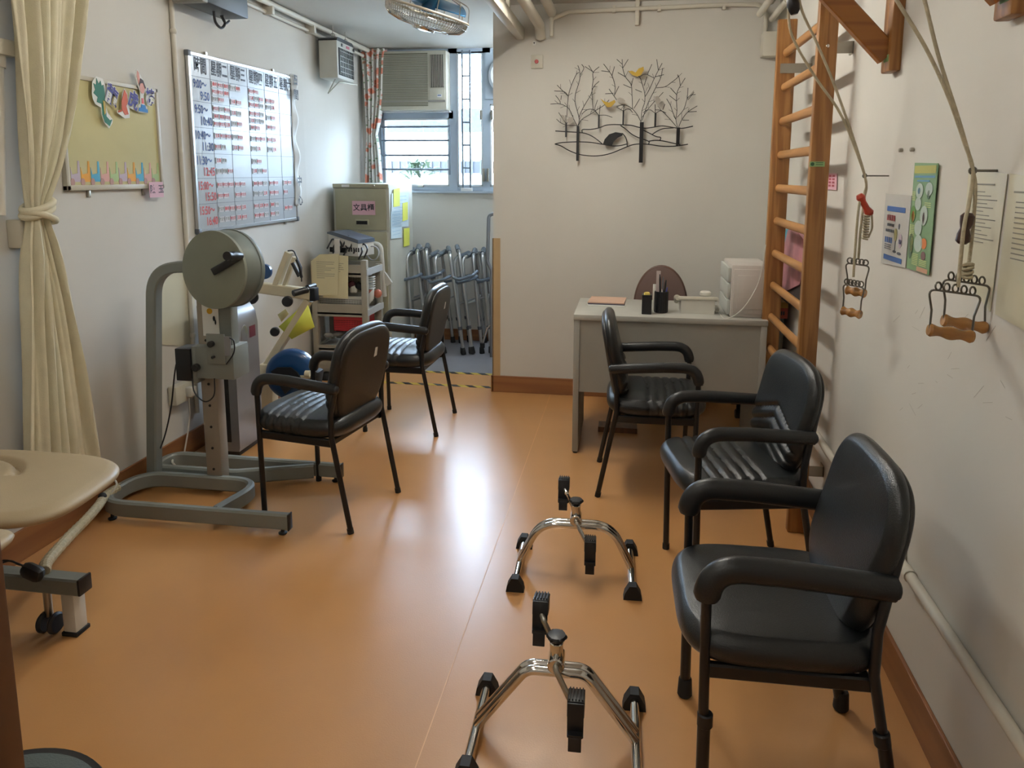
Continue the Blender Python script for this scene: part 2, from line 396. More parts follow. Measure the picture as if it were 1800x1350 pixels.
# ------------------------------------------------------------------ window wall
def frame(name, x0, x1, z0, z1, w=.03, y=YF+.05, parent=None):
    b = MB()
    for a, c in (((x0, z0), (x1, z0+w)), ((x0, z1-w), (x1, z1)), ((x0, z0), (x0+w, z1)), ((x1-w, z0), (x1, z1))):
        b.b2((a[0], y-.025, a[1]), (c[0], y+.025, c[1]), bev=.003)
    return b
wt = bpy.data.objects.new('window_1', None); COL.objects.link(wt); wt['kind'] = 'structure'
b = frame('', -2.2, -.75, 1.31, 2.5, .045)
b.b2((-1.54, YF+.02, 1.31), (-1.465, YF+.08, 2.5)); b.b2((-1.245, YF+.02, 1.31), (-1.18, YF+.08, 2.5)); b.b2((-2.2, YF+.02, 1.925), (-1.5, YF+.08, 1.99))
b.b2((-1.18, YF+.02, 2.04), (-.75, YF+.08, 2.09)); b.b2((-2.2, YF+.02, 2.46), (-.75, YF+.08, 2.5)); b.b2((-2.2, YF+.02, 1.31), (-2.12, YF+.08, 2.5))
b.b2((-2.2, YF-.03, 1.295), (-.75, YF+.03, 1.312))
b.build('window_frame', winf, wt)
for x0, x1, z0, z1 in ((-2.125, -1.535, 1.35, 1.93), (-1.47, -1.24, 1.35, 2.475), (-1.185, -.78, 1.35, 2.045)):
    frame('', x0, x1, z0, z1, .018, YF+.045).build('sash', white, wt)
for x, z in ((-1.79, 1.352), (-1.255, 1.95), (-1.16, 1.95), (-1.235, 1.45), (-1.195, 1.45)):
    MB().box((x, YF+.005, z), (.05 if z < 1.4 else .018, .03, .02 if z < 1.4 else .08 if z > 1.9 else .11), bev=.003).build('window_handle', steel, wt)
gm = bpy.data.materials.new('window_glass'); gm.use_nodes = True; n = gm.node_tree; n.nodes.clear()
o_ = n.nodes.new('ShaderNodeOutputMaterial'); t_ = n.nodes.new('ShaderNodeBsdfTransparent'); g_ = n.nodes.new('ShaderNodeBsdfGlossy'); g_.inputs['Roughness'].default_value = .02
m_ = n.nodes.new('ShaderNodeMixShader'); f_ = n.nodes.new('ShaderNodeFresnel'); t_.inputs[0].default_value = (.96, .98, 1, 1)
n.links.new(f_.outputs[0], m_.inputs[0]); n.links.new(t_.outputs[0], m_.inputs[1]); n.links.new(g_.outputs[0], m_.inputs[2]); n.links.new(m_.outputs[0], o_.inputs[0])
for x0, x1, z0, z1 in ((-2.11, -1.55, 1.365, 1.915), (-1.455, -1.255, 1.365, 2.46), (-1.17, -.8, 1.365, 2.03)):
    MB().b2((x0, YF+.05, z0), (x1, YF+.054, z1)).build('pane', gm, wt, 0)
# security grilles
grl = mat('grille_paint', '66727e', .5)
t = thing('window_grille', 'horizontal bar grille across the lower left window pane', 'grille', (-1.83, YF-.015, 1.65))
for z in (1.855, 1.74, 1.615, 1.495):
    MB().cyl((-.3, 0, z-1.65), (.31, 0, z-1.65), .0085, n=8).build('bar', grl, t)
MB().cyl((.305, 0, -.2), (.305, 0, .22), .008, n=8).cyl((-.3, 0, -.2), (-.3, 0, .22), .008, n=8).build('upright', grl, t)
t = thing('window_grille', 'narrow ladder shaped grille in front of the tall window pane', 'grille', (-1.378, YF-.015, 1.9))
for s in (-1, 1): MB().b2((s*.033-.007, -.007, -.56), (s*.033+.007, .007, .58), bev=.002).build('upright', grl, t)
for k in range(6): MB().cyl((-.033, 0, .56-.19*k), (.033, 0, .56-.19*k), .008, n=8).build('rung', grl, t)
MB().b2((-.05, -.015, -.6), (.05, .012, -.56), bev=.003).build('foot_bracket', white, t)
# air conditioner
t = thing('air_conditioner', 'beige window air conditioner with louvred front above the lower window', 'air conditioner', (-1.82, YF, 1.985))
MB().b2((-.30, -.10, 0), (.295, .3, .485), bev=.012).build('housing', ac_m, t)
b = MB()
for k in range(34): b.box((-.075, -.106, .045+k*.0122), (.42, .008, .004), mi=0)
b.b2((-.285, -.102, .035), (.135, -.1, .465), mi=1)
b.build('intake_louvre', [ac_m, mat('louvre_gap', '7a7868', .7)], t)
b = MB(); b.b2((.155, -.1015, .185), (.275, -.1, .45), mi=1)
for k in range(9): b.box((.162+k*.0135, -.106, .318), (.004, .012, .26), mi=0)
b.build('outlet_louvre', [ac_m, dark], t)
b = MB(); b.box((.215, -.104, .125), (.13, .008, .085), bev=.003); b.box((.0, -.104, .075), (.57, .006, .012), mi=1)
b.build('control_cover', [ac_m, mat('cover_band', '8c8a86', .5)], t)
b = MB(); b.box((.235, -.109, .115), (.04, .004, .025), bev=.002); b.box((.235, -.1115, .12), (.03, .001, .007), mi=1); b.build('badge', [white, bink], t)
MB().b2((-.31, -.05, -.012), (.305, .1, 0)).build('shelf', white, t)
# fan heater-like exhaust in the third bay
t = thing('exhaust_fan', 'white round exhaust fan half hidden behind the partition beside the window', 'fan', (-1.02, YF, 2.27))
b = MB(); b.lathe([(.16, 0), (.165, -.02), (.14, -.05), (.12, -.05), (.118, -.01)], (0, -.01, 0), (0, 1, 0), 32); b.build('housing', white, t)
b = MB(); b.box((0, .03, 0), (.4, .05, .38)); b.build('panel', winf, t)
b = MB()
for k in range(5):
    a = 2*PI*k/5; b.box((.06*math.cos(a), -.02, .06*math.sin(a)), (.09, .006, .04), rot=Matrix.Rotation(-a, 3, 'Y'), bev=.002)
b.ball((0, -.03, 0), .025); b.build('blade', alu, t)
# outdoors
b = MB(); b.b2((-4.5, 8.6, .0), (1.5, 8.75, 1.95)); wo = b.build('garden_wall', mat('outdoor_white', 'dfe2e2', .8)); tag(wo, 'pale outdoor wall seen through the lower window', 'wall')
b = MB(); b.b2((-5, 6.3, -.3), (2, 11, -.02)); gr = b.build('ground_outside', mat('outdoor_paving', 'b5b5ae', .9)); tag(gr, 'pale paving outside beyond the window', 'paving', kind='structure')
b = MB(); b.b2((-2.9, 8.55, 1.47), (-1.2, 8.6, 1.61), mi=0)
for k in range(18): b.box((-2.85+k*.1, 8.54, 1.54), (.02, .02, .18), mi=1)
tag(b.build('railing', [mat('outdoor_rail', '101218', .6), mat('rail_bars', '181a20', .6)]), 'blue grey railing outdoors behind the leafy plant', 'railing')
b = MB(); b.b2((-3.4, 10.0, 1.9), (-1.0, 10.1, 2.35)); b.b2((-3.35, 10.02, -.02), (-3.3, 10.08, 1.9)); b.b2((-1.1, 10.02, -.02), (-1.05, 10.08, 1.9)); tag(b.build('outdoor_fence', mat('fence_grey', '1c1e20', .8, var=.4, vs=20)), 'grey mesh fence seen at the top of the lower window', 'fence')
t = thing('potted_plant', 'bright green leafy plant outdoors behind the lower window bars', 'plant', (-2.22, 7.6, 1.12))
MB().lathe([(.1, 0), (.14, .25), (.15, .25), (.15, .27)], (0, 0, 0)).build('pot', mat('pot', 'b9b2a4', .8), t)
b = MB()
for k in range(70):
    a = random.uniform(0, 2*PI); l = random.uniform(.12, .26); e = random.uniform(.1, 1.3); h = random.uniform(.27, .42)
    p0 = V((random.uniform(-.12, .12), random.uniform(-.06, .06), h)); d = V((math.cos(a)*math.cos(e), math.sin(a)*math.cos(e), math.sin(e))); sd = d.cross(V((0, 0, 1))).normalized()*.022
    q = [b.bm.verts.new(p) for p in (p0, p0+d*l*.5+sd+V((0, 0, .004)), p0+d*l-V((0, 0, l*.25)), p0+d*l*.5-sd)]; b.face(q)
b.build('foliage', green_l, t)
MB().box((0, 0, -.57), (.6, .3, 1.14)).build('planter_base', mat('planter', 'c8c8c0', .8), t)
# ------------------------------------------------------------------ armchairs
def make_chair(name, label, plain=False, group=None):
    t = thing(name, label, 'chair', group=group)
    W = .205
    def gr(X, Y):   # stitched channels across the front half of the seat
        return 0 if plain else sum(-.009*math.exp(-((Y-c+.3*X*X)/.0065)**2) for c in (-.035, .007, .049, .091, .133)) - .010*math.exp(-((Y-.056)/.07)**2)*0
    MB().pad(Matrix.Translation((0, .03, .425)), .222, .225, .085, n=4.2, N=96, disp=gr, crown=.010, flat=.6, side=(0 if plain else .8)).build('seat', vinyl, t, 60)
    rec = R(10.5); M = Matrix.Translation((0, -.185, .655)) @ Matrix.Rotation(rec, 4, 'X') @ Matrix.Rotation(R(-90), 4, 'X')
    M = Matrix.Translation((0, -.160, .626)) @ Matrix(((1, 0, 0, 0), (0, -math.sin(rec), math.cos(rec), 0), (0, math.cos(rec), math.sin(rec), 0), (0, 0, 0, 1)))
    def gb(X, Y):
        d = .016*math.exp(-((Y+.10)/.11)**2)
        return d if plain else d + sum(-.011*math.exp(-((Y-c+.35*abs(X)-.03)/.0075)**2) for c in (-.15, -.105, -.06, -.015))
    bk = MB().pad(M, .205, .208, .055, n=3.2, N=96, disp=gb, taper=.10, crown=0, flat=.6).build('backrest', vinyl, t, 60)
    M2 = M @ Matrix.Translation((0, 0, -.022))
    MB().pad(M2, .192, .194, .03, n=3.4, N=30, taper=.10, flat=.7).build('back_panel', vinyl_b, bk, 60)
    if not plain:
        MB().prism([(-.012, -.02), (.012, -.018), (.01, .02), (-.008, .022)], M2 @ V((.06, .08, -.0158)), M2.to_3x3() @ V((1, 0, 0)), M2.to_3x3() @ V((0, 1, 0)), -.001).build('tag', wpaper, bk, label='small white paper tag')
    for s in (-1, 1):
        x = s*W; xf = s*(W-.005)
        lo = .14 if plain else 0
        b = MB(); b.tube([(xf, .195, .012), (xf, .204, .56)], .0115, 12)
        if plain: b.tube([(xf, .195, .0), (xf, .197, .25)], .0145, 12)
        b.build('leg', blk, t)
        b = MB(); b.tube(fil([(x, -.225, .012), (x, -.150, .40), (x, -.150, .50), (x*.90, -.196, .72)], .06), .0115, 12)
        if plain: b.tube([(x, -.227, .0), (x, -.18, .25)], .0145, 12)
        b.build('leg', blk, t)
        for yy, dz in ((.195, 0), (-.226, 0)):
            if plain:
                MB().lathe([(.017, 0), (.021, .006), (.0185, .05), (.0165, .055)], (xf if yy > 0 else x, yy-(.0 if yy > 0 else 0), 0), n=14).build('rubber_tip', rub, t)
                MB().cyl((xf if yy > 0 else x, yy-.0 if yy > 0 else yy+.046, .235), (xf if yy > 0 else x, yy if yy > 0 else yy+.052, .268), .0175, n=14, bev=.003).build('height_collar', blkp, t)
            else:
                MB().cyl((xf if yy > 0 else x, yy, 0), (xf if yy > 0 else x, yy+(0 if yy > 0 else .004), .022), .0135, n=12).build('foot_cap', rub, t)
        # arm: tube continues from the front leg back to the rear upright, thick moulded pad over it
        pth = [p for p in fil([(x, .207, .36), (x, .203, .618), (x, .05, .616), (x, -.178, .600)], [0, .095, .05, 0], 12) if p.z > .535]
        n_ = len(pth); prof = [(a*1.0, c) for a, c in circ(.024, 14, .019)]
        k = 1.25 if plain else 1
        b = MB(); b.sweep(pth, [(a*k, c*k) for a, c in prof], (1, 0, 0) if False else (0, 0, 1) if False else (s, 0, 0), scale=[.8]+[1]*(n_-2)+[.95])
        b.ball((x, -.178, .600), (.0185*k, .012, .018*k), 12)
        b.build('armrest', armp, t, 50)
    b = MB()
    for s in (-1, 1): b.sweep([(s*(W-.012), -.150, .370), (s*(W-.012), .198, .370)], rct(.02, .034, .004))
    for yy in (-.14, .15): b.sweep([(-W+.01, yy, .372), (W-.01, yy, .372)], rct(.02, .026, .004))
    b.build('seat_frame', blk, t)
    return t
CG = 'black vinyl armchairs in the room'
ch = make_chair('armchair', 'black armchair in front of the grey arm exerciser, nearest on the left, seen from behind', group=CG)
def mid(P): return sum(P, V((0, 0, 0)))/len(P)
def place(c, x, y, face): c.location = (x, y, 0); c.rotation_euler = (0, 0, math.atan2(face[1], face[0])-PI/2)
place(ch, -1.275, 2.885, (-.985, .17))
c2 = copy_tree(ch, label='black armchair before the shelf cart and walking frames, farthest on the left'); place(c2, -1.255, 3.99, (-1, .02))
c3 = copy_tree(ch, label='black armchair facing right in front of the grey desk'); place(c3, .115, 3.36, (.995, .02))
c4 = copy_tree(ch, label='black armchair facing left beside the wooden wall bars, middle of the right row'); place(c4, .409, 2.565, (-.98, -.19))
ch5 = make_chair('armchair', 'large black armchair with plain seat and rubber tipped legs, nearest on the right', plain=True, group=CG); place(ch5, .39, 1.705, (-.995, -.015))

# ------------------------------------------------------------------ pedal exercisers
def make_pedal(label, loc, rz, variant):
    t = thing('pedal_exerciser', label, 'pedal exerciser', loc, rz, 'chrome pedal exercisers on the floor')
    hw = .205
    # two runners, arch between them, hub with crank on top
    for s in (-1, 1):
        MB().cyl((s*hw, -.15, .028), (s*hw, .15, .028), .0125, n=14).build('runner', chrome, t)
        for q in (-1, 1):
            b = MB(); b.prism([(-.032, 0), (.032, 0), (.028, .022), (.012, .05), (-.012, .05), (-.028, .022)], (s*hw, q*.15+.017, .0), (1, 0, 0), (0, 0, 1), .034)
            b.build('rubber_foot', rub, t)
    top = .185 if variant == 0 else .205
    b = MB()
    for dy, dz in ((-.012, 0), (.012, 0)):
        if variant == 0: P = fil([(-hw+.002, dy*1.3, .036), (-hw+.075, dy, top), (hw-.075, dy, top), (hw-.002, dy*1.3, .036)], .11, 12)
        else: P = fil([(-hw+.002, dy*1.3, .036), (-.075, dy, top), (.075, dy, top), (hw-.002, dy*1.3, .036)], .05, 10)
        b.tube(P, .0125, 14)
    b.build('arch_frame', chrome, t)
    hz = top+.025
    MB().cyl((0, -.03, hz), (0, .03, hz), .021, n=20, bev=.003).cyl((0, 0, hz), (0, 0, hz+.05), .017, n=18, bev=.002).build('hub', chrome, t)
    b = MB(); b.cyl((0, 0, hz+.045), (0, 0, hz+.06), .009)
    b.lathe([(.012, 0), (.022, .004), (.025, .010), (.022, .016), (.010, .018)], (0, 0, hz+.055), n=24)
    for k in range(6): a = k*PI/3; b.ball((.021*math.cos(a), .021*math.sin(a), hz+.065), .0065, 8)
    b.build('tension_knob', blkp, t)
    ca = (-.052, .125) if True else None
    e1 = V((-.05, .085, hz+.075)); e2 = V((.055, -.085, hz-.075))
    st = chrome if variant == 0 else steel
    b = MB(); b.tube(fil([e1, e1+V((.012, -.03, -.008)), (-.004, .045, hz), (0, .03, hz), (0, -.03, hz), (.004, -.045, hz), e2+V((-.01, .02, .006)), e2], .008), .0075, 10)
    b.build('crank', st, t)
    for e, tilt in ((e1, R(-12)), (e2, R(-6))):
        M3 = Matrix.Rotation(tilt, 3, 'X'); b = MB()
        def bx(c, d, **k): b.box(e + M3 @ V(c), d, rot=M3, **k)
        bx((-.0, -.012, -.012), (.040, .006, .085), bev=.002)
        bx((0, .02, .028), (.042, .055, .008), bev=.002)
        for k in range(5): bx((-.016+k*.008, .02, .034), (.003, .05, .005))
        for s in (-1, 1): bx((s*.019, .015, .01), (.004, .05, .032), bev=.001)
        bx((0, -.03, -.06), (.032, .006, .035), bev=.002); bx((0, -.022, -.04), (.036, .02, .006))
        b.build('pedal', blkp, t)
    return t
m1 = mid([PZ(905, 1040), PZ(1110, 1053), PZ(922, 960), PZ(1108, 970)])
make_pedal('chrome pedal exerciser with rounded arch, the farther of the two', (m1.x, m1.y, 0), R(2), 0)
make_pedal('chrome pedal exerciser with angular double tube arch, nearest the camera', (-.152, 1.68, 0), R(1), 1)

# ------------------------------------------------------------------ arm exerciser (grey frame, round drum)
t = thing('arm_exerciser', 'grey arm exerciser with round drum, crank and looped floor frame', 'exercise machine', (-1.85, 2.9, 0))
O = V((-1.85, 2.9, 0))
def q(*p): return V(p)-O
PR = rct(.034, .068, .008)
b = MB(); b.sweep(fil([q(-1.33, 2.6, .055), q(-2.2, 2.6, .055), q(-2.2, 2.9, .055), q(-1.60, 2.9, .055), q(-1.66, 2.615, .055)], .14, 10), PR); b.build('floor_frame', grey_s, t)
b = MB(); b.sweep(fil([q(-1.32, 3.12, .055), q(-2.2, 3.14, .055), q(-2.2, 2.975, .055), q(-1.78, 2.975, .055), q(-1.45, 3.10, .055)], [0, .09, .07, .16, 0], 10), PR); b.build('floor_frame', grey_s, t)
for x, y in ((-1.36, 2.6), (-2.13, 2.605), (-1.35, 3.12), (-2.12, 3.13)):
    MB().lathe([(.016, 0), (.018, .006), (.008, .01), (.006, .03)], q(x, y, 0), n=14).build('levelling_foot', rub, t)
for x, y in ((-1.33, 2.6), (-1.32, 3.12)): MB().box(q(x+.002, y, .055), (.006, .036, .07), bev=.002).build('end_cap', blkp, t)
b = MB(); b.sweep(fil([q(-2.165, 2.935, .03), q(-2.11, 2.935, .78), q(-2.09, 2.935, 1.035), q(-1.80, 2.935, 1.05)], [0, .1, .2, 0], 12), rct(.05, .055, .006), up=(0, 1, 0)); b.build('curved_upright', grey_s, t)
b = MB(); b.b2(q(-1.875, 2.90, .03), q(-1.80, 2.965, .98), bev=.006)
b.build('mast', mast_m, t)
b = MB()
for k in range(8): b.cyl(q(-1.8375, 2.8995, .12+k*.1), q(-1.8375, 2.897, .12+k*.1), .006, n=10)
b.build('adjustment_holes', dark, t)
a0, a1 = PY(384, 600, 2.90), PY(404, 525, 2.90)
MB().b2((a0.x-.06-O.x, 0.0, .58), (a1.x-O.x, .06, 1.0), bev=.005).build('upper_post', grey_s, t)
a0, a1 = PY(358, 590, 2.898), PY(383, 532, 2.898)
st = MB().b2((a0.x-O.x, -.004, a0.z), (a1.x-O.x, -.001, a1.z)).build('maker_sticker', wpaper, t, 0)
b = MB(); c0 = PY(368, 547, 2.894)-O; b.lathe([(.013, 0), (.013, .001)], c0, (0, 1, 0), 20, 0); c1 = PY(376, 560, 2.894)-O; b.ball(c1, (.006, .001, .012), 8, 1); b.ball(c1+V((.006, 0, -.016)), (.004, .001, .012), 8, 1)
b.build('sticker_logo', [mat('logo_yellow', 'e0b020', .5), ink], st)
a0, a1 = PY(345, 665, 2.85), PY(409, 612, 2.85)
b = MB(); b.b2((a0.x-O.x, -.05, a0.z), (a1.x-O.x, .08, a1.z), bev=.004); a2, a3 = PY(364, 640, 2.84), PY(393, 588, 2.84)
b.b2((a2.x-O.x, -.058, a2.z), (a3.x-O.x, -.05, a3.z), bev=.003); b.build('slider_clamp', grey_s, t)
for px, py, r_ in ((373, 604, .014), (377, 627, .006), (347, 645, .017)):
    c0 = PY(px, py, 2.84)-O; MB().cyl(c0, c0-V((0, .022, 0)), r_, n=16, bev=.003).build('clamp_knob', blkp, t)
a0, a1 = PY(315, 667, 2.86), PY(338, 612, 2.86); b = MB(); b.b2((a0.x-O.x, -.06, a0.z), (a1.x-O.x, .03, a1.z), bev=.004); b.build('power_box', blkp, t)
b = MB(); b.b2((a1.x-O.x, -.05, a0.z-.01), (a1.x-O.x+.025, .03, a1.z+.01), bev=.003); b.build('box_bracket', grey_s, t)
a0, a1 = PY(394, 625, 2.845), PY(405, 592, 2.845); MB().b2((a0.x-O.x, -.057, a0.z), (a1.x-O.x, -.054, a1.z)).build('rating_plate', silver, t, 0)
c0 = V((-1.722, 2.80, 1.05)); c1 = V((-1.697, 2.925, 1.045)); ax = (c1-c0).normalized(); L_ = (c1-c0).length
b = MB(); b.lathe([(.150, 0), (.161, .003), (.165, .012), (.165, L_-.004), (.163, L_)], c0-O, ax, 64, 0); dr = b.build('drum', grey_d2, t)
b = MB(); b.lathe([(.158, -.003), (.1655, 0), (.1655, .014)], c0-O, ax, 64); b.build('drum_cover', grey_d, dr)
b = MB(); b.lathe([(.166, 0), (.1695, .002), (.1695, .012), (.166, .014)], c0-O+ax*(L_-.03), ax, 64); b.build('drum_rim', grey_d2, dr)
h0, h1 = PY(376, 477, 2.775), PY(420, 452, 2.775)
b = MB(); d = (h1-h0); M3 = Matrix.Rotation(-math.atan2(d.z, d.x), 3, 'Y'); b.box((h0+h1)/2-O, (d.length+.015, .012, .032), rot=M3, bev=.004); b.build('crank_arm', blkp, t)
g0 = PY(399, 450, 2.66); g1 = PY(422, 450, 2.77)
b = MB(); b.tube([g0-O, g0.lerp(g1, .1)-O, g0.lerp(g1, .25)-O, g0.lerp(g1, .4)-O, g0.lerp(g1, .7)-O, g1-O], [.018, .019, .014, .019, .018, .016], 18); b.build('crank_handle', blkp, t)
c0 = PY(345, 470, 3.06)
a = [PX(px, py, XL+.004) for px, py in ((282, 480), (345, 470), (338, 610), (283, 606))]
b = MB(); b.prism([(p.y, p.z) for p in a], (XL+.002, 0, 0), (0, 1, 0), (0, 0, 1), .0015); tag(b.build('wall_sheet', lam, None, 0), 'large blank cream laminated sheet on the left wall behind the exerciser upright', 'paper')
# cables of the exerciser
b = MB(); b.tube(cat([PY(318, 612, 2.86), PY(308, 650, 2.88), PY(300, 720, 2.92), PY(285, 780, 2.93), PZ(262, 820, .05), PZ(238, 850, .02)]), .0035, 8)
tag(b.build('power_cable', blkp), 'black cable dropping from the arm exerciser box to the floor hose', 'cable')
b = MB(); b.tube(cat([PZ(362, 797, .005), PZ(330, 803, .005), PZ(300, 818, .05), PZ(270, 835, .06), PZ(250, 850, .02)]), .0035, 8)
tag(b.build('power_cable', blkp), 'thin black cable lying across the loops of the arm exerciser base', 'cable')
b = MB(); b.tube(cat([PY(338, 665, 2.84), PY(342, 690, 2.82), PY(360, 706, 2.82), PY(376, 695, 2.82), PY(377, 665, 2.84)]), .003, 8)
b.build('looped_lead', blkp, t).location = -O
bpy.data.objects['looped_lead'].location = (-O.x, -O.y, 0)
b = MB(); b.tube(cat([PY(404, 594, 2.84), PY(411, 600, 2.83), PY(411, 620, 2.83), PY(398, 640, 2.84)]), .003, 8); b.build('looped_lead', blkp, t).location = (-O.x, -O.y, 0)

# ------------------------------------------------------------------ air purifier
t = thing('air_purifier', 'silver tower air purifier with dark slot behind the arm exerciser', 'air purifier', (-2.05, 3.44, 0))
O = V((-2.05, 3.44, 0))
b = MB()
pr = [(-.095, 0), (.095, 0), (.10, .02), (.10, .64), (.09, .70), (.06, .745), (.02, .76), (-.095, .76)]
b.prism(pr, (0, .12, .03), (1, 0, 0), (0, 0, 1), .24); bo = b.build('body', silver, t, 50)
MB().b2((-.09, -.11, 0), (.09, .11, .035), bev=.01).build('base', blkp, t)
MB().b2((.03, -.1225, .08), (.055, -.119, .60), bev=.001).build('air_slot', dark, t)
b = MB(); b.ball((.1005, -.02, .62), (.004, .035, .06), 20); b.build('handle_recess', alu, t)
b = MB(); b.b2((.1, .03, .60), (.1015, .09, .66), mi=0); b.build('badge', [mat('badge_plum', '6a3340', .4)], t, 0)
b = MB(); b.b2((-.075, -.1215, .47), (.0, -.12, .56), mi=0)
for k in range(5): b.b2((-.07, -.1225, .485+k*.015), (-.01, -.1215, .49+k*.015), mi=1)
b.build('rating_label', [silver, ink], t, 0)
b = MB(); b.b2((-.06, -.1225, .40), (-.025, -.1205, .455)); b.build('warning_label', yellow, t, 0, label='yellow warning label')
# wall sockets and leads
c0 = PX(318, 690, XL+.025)
t = thing('wall_socket', 'white double wall socket with plug behind the arm exerciser', 'socket', c0)
MB().box((0, 0, 0), (.045, .145, .095), bev=.006).build('faceplate', wp2, t)
MB().box((.035, .03, .0), (.04, .05, .05), bev=.008).build('plug', wp, t)
b = MB(); b.tube(cat([PX(332, 700, XL+.05), PX(333, 740, XL+.03), PX(325, 790, XL+.03), PZ(323, 803, .01)]), .004, 8); tag(b.build('power_cable', wp), 'white lead hanging from the wall socket to the baseboard', 'cable')
b = MB(); b.tube(cat([PZ(306, 800, .06), PZ(303, 812, .06), PZ(310, 822, .03), PZ(308, 840, .005)]), .005, 8); tag(b.build('power_cable', wp), 'short white lead standing up inside the exerciser base loop', 'cable')

# ------------------------------------------------------------------ leg trainer with blue wheel
t = thing('leg_trainer', 'cream motorised leg trainer with blue wheel, handlebar arm and tilted strut', 'exercise machine', (-1.98, 3.85, 0))
O = V((-1.98, 3.85, 0)); Y0 = 3.85
def P(px, py, y=Y0): return PY(px, py, y)-O
b = MB(); b.sweep([P(440, 503), P(548, 517)], rct(.055, .062, .006)); b.build('top_arm', cream, t)
b = MB(); e = P(552, 517); b.box(e, (.035, .055, .075), bev=.004); b.build('arm_end_block', blkp, t)
b = MB(); b.sweep([P(485, 503), P(508, 443)], rct(.05, .032, .004)); b.build('tilted_post', cream, t)
b = MB(); b.sweep([P(500, 503), P(518, 452)], rct(.03, .02, .003)); b.build('tilted_post', cream, t)
b = MB(); b.tube([P(514, 462, 3.8), P(526, 486, 3.8)], .011); b.tube([P(521, 456, 3.8), P(527, 470, 3.8), P(530, 488, 3.8)], .008); b.build('hand_grip', blkp, t)
b = MB(); b.tube(fil([P(506, 441), P(516, 440), P(530, 470), P(530, 495)], .02), .004); b.build('support_rod', blkp, t)
b = MB(); b.sweep([P(543, 527), P(458, 662)], rct(.045, .045, .006)); b.build('diagonal_strut', cream, t)
b = MB(); b.cyl(P(515, 516, 3.72), P(541, 509, 3.79), .019, bev=.003); b.build('hand_grip', blkp, t)
b = MB(); b.cyl(P(540, 506, 3.86), P(553, 502, 3.95), .016, bev=.003); b.build('hand_grip', blkp, t)
for px, py, r_ in ((506, 529, .03), (484, 582, .026), (443, 522, .038)):
    c = P(px, py, 3.80); MB().cyl(c, c-V((-.01, .03, 0)), r_, n=22, bev=.005).build('clamp_knob', blkp, t)
c = P(511, 660, 3.80); b = MB(); b.lathe([(.05, -.012), (.12, -.012), (.140, -.006), (.148, .006), (.148, .05), (.13, .062)], c, (-.12, 1, 0), 56); wl = b.build('wheel_housing', blue_p, t, 50)
b = MB(); b.prism([(-.10, .03), (-.06, .055), (.02, .06), (.06, .03), (.09, -.02), (.10, -.09), (.03, -.05), (-.02, -.10), (-.06, -.03)], c+V((0, -.03, 0)), (1, 0, 0), (0, 0, 1), .012); b.build('foot_plate', blkp, wl)
b = MB(); b.box(c+V((.165, -.03, -.02)), (.05, .09, .15), bev=.018, rot=Matrix.Rotation(.2, 3, 'Y')); b.build('pedal', rub, t)
b = MB(); b.cyl(c+V((0, -.01, -.01)), c+V((.155, -.02, .005)), .011); b.cyl(c+V((.10, -.02, .02)), c+V((.13, -.02, .02)), .02); b.build('pedal_crank', cream, t)
c = P(462, 478, 3.95); b = MB(); b.lathe([(.02, 0), (.045, .01), (.045, .03), (.02, .04)], c, (0, 1, 0), 24); b.build('upper_wheel', blue_p, t)
b = MB(); b.b2((-.12, -.04, .03), (-.04, .04, .36), bev=.01); b.build('column', cream, t)
b = MB(); b.sweep([(-.14, -.18, .03), (-.14, .3, .03)], rct(.05, .05, .006)); b.sweep([(-.14, 0, .03), (.3, 0, .03)], rct(.05, .05, .006)); b.build('base_frame', cream, t)
b = MB(); a = [PY(*p, 3.83) for p in ((490, 574), (540, 530), (553, 575), (513, 596))]
b.quad(*a); o = b.build('cloth_note', yellow); so = o.modifiers.new('s', 'SOLIDIFY'); so.thickness = .002
tag(o, 'yellow paper sheet hanging from the strut of the leg trainer', 'paper')
b = MB(); a = [PY(*p, 3.82) for p in ((488, 553), (502, 543), (508, 552), (495, 566))]; b.quad(*a); o = b.build('paper_scrap', mat('pale_yellow', 'd3cf9a', .7)); so = o.modifiers.new('s', 'SOLIDIFY'); so.thickness = .002
tag(o, 'small pale yellow scrap taped on the strut left of the hanging yellow sheet', 'paper')

# ------------------------------------------------------------------ treatment bed
t = thing('treatment_bed', 'beige padded treatment bed with face slot in the lower left', 'treatment bed', (-1.9, 1.6, 0))
O = V((-1.9, 1.6, 0))
Mx = Matrix.Translation((.04, .20, .525))
def slit(X, Y): return -.026*math.exp(-((math.hypot((X+.13)/1.0, (Y-.0)/.75)-.18)/.011)**2)*(1 if (Y > .02) else 0)
MB().pad(Mx, .34, .23, .056, n=3.6, N=90, disp=slit, flat=.62, taper=-.07).build('head_cushion', beige_v, t, 60)
MB().pad(Matrix.Translation((.04, -.68, .525)), .34, .64, .056, n=14, N=40, flat=.62).build('body_cushion', beige_v, t, 60)
MB().b2((-.25, -1.2, .46), (.12, .25, .50), bev=.005).build('cushion_frame', grey_s, t)
b = MB(); b.sweep([q_-O for q_ in (V((-2.12, 1.895, .165)), V((-1.672, 1.895, .165)))], rct(.055, .055, .006)); b.sweep([(-.2, .29, .165), (-.2, -1.1, .165)], rct(.05, .05, .006)); b.sweep([(.1, .29, .165), (.1, .29, .165)][:1]+[(.1, .3, .165)], rct(.05, .05, .006)); b.build('base_frame', grey_s, t)
MB().box((.232, .295, .167), (.01, .055, .055), bev=.004).build('end_cap', blkp, t)
MB().b2((.165, .27, .012), (.21, .32, .14), bev=.004).build('leg', wp, t)
MB().b2((.16, .265, 0), (.215, .325, .014), bev=.003).build('leg_foot', rub, t)
MB().cyl((.10, .29, .14), (.10, .29, .05), .012).build('caster_stem', steel, t)
b = MB()
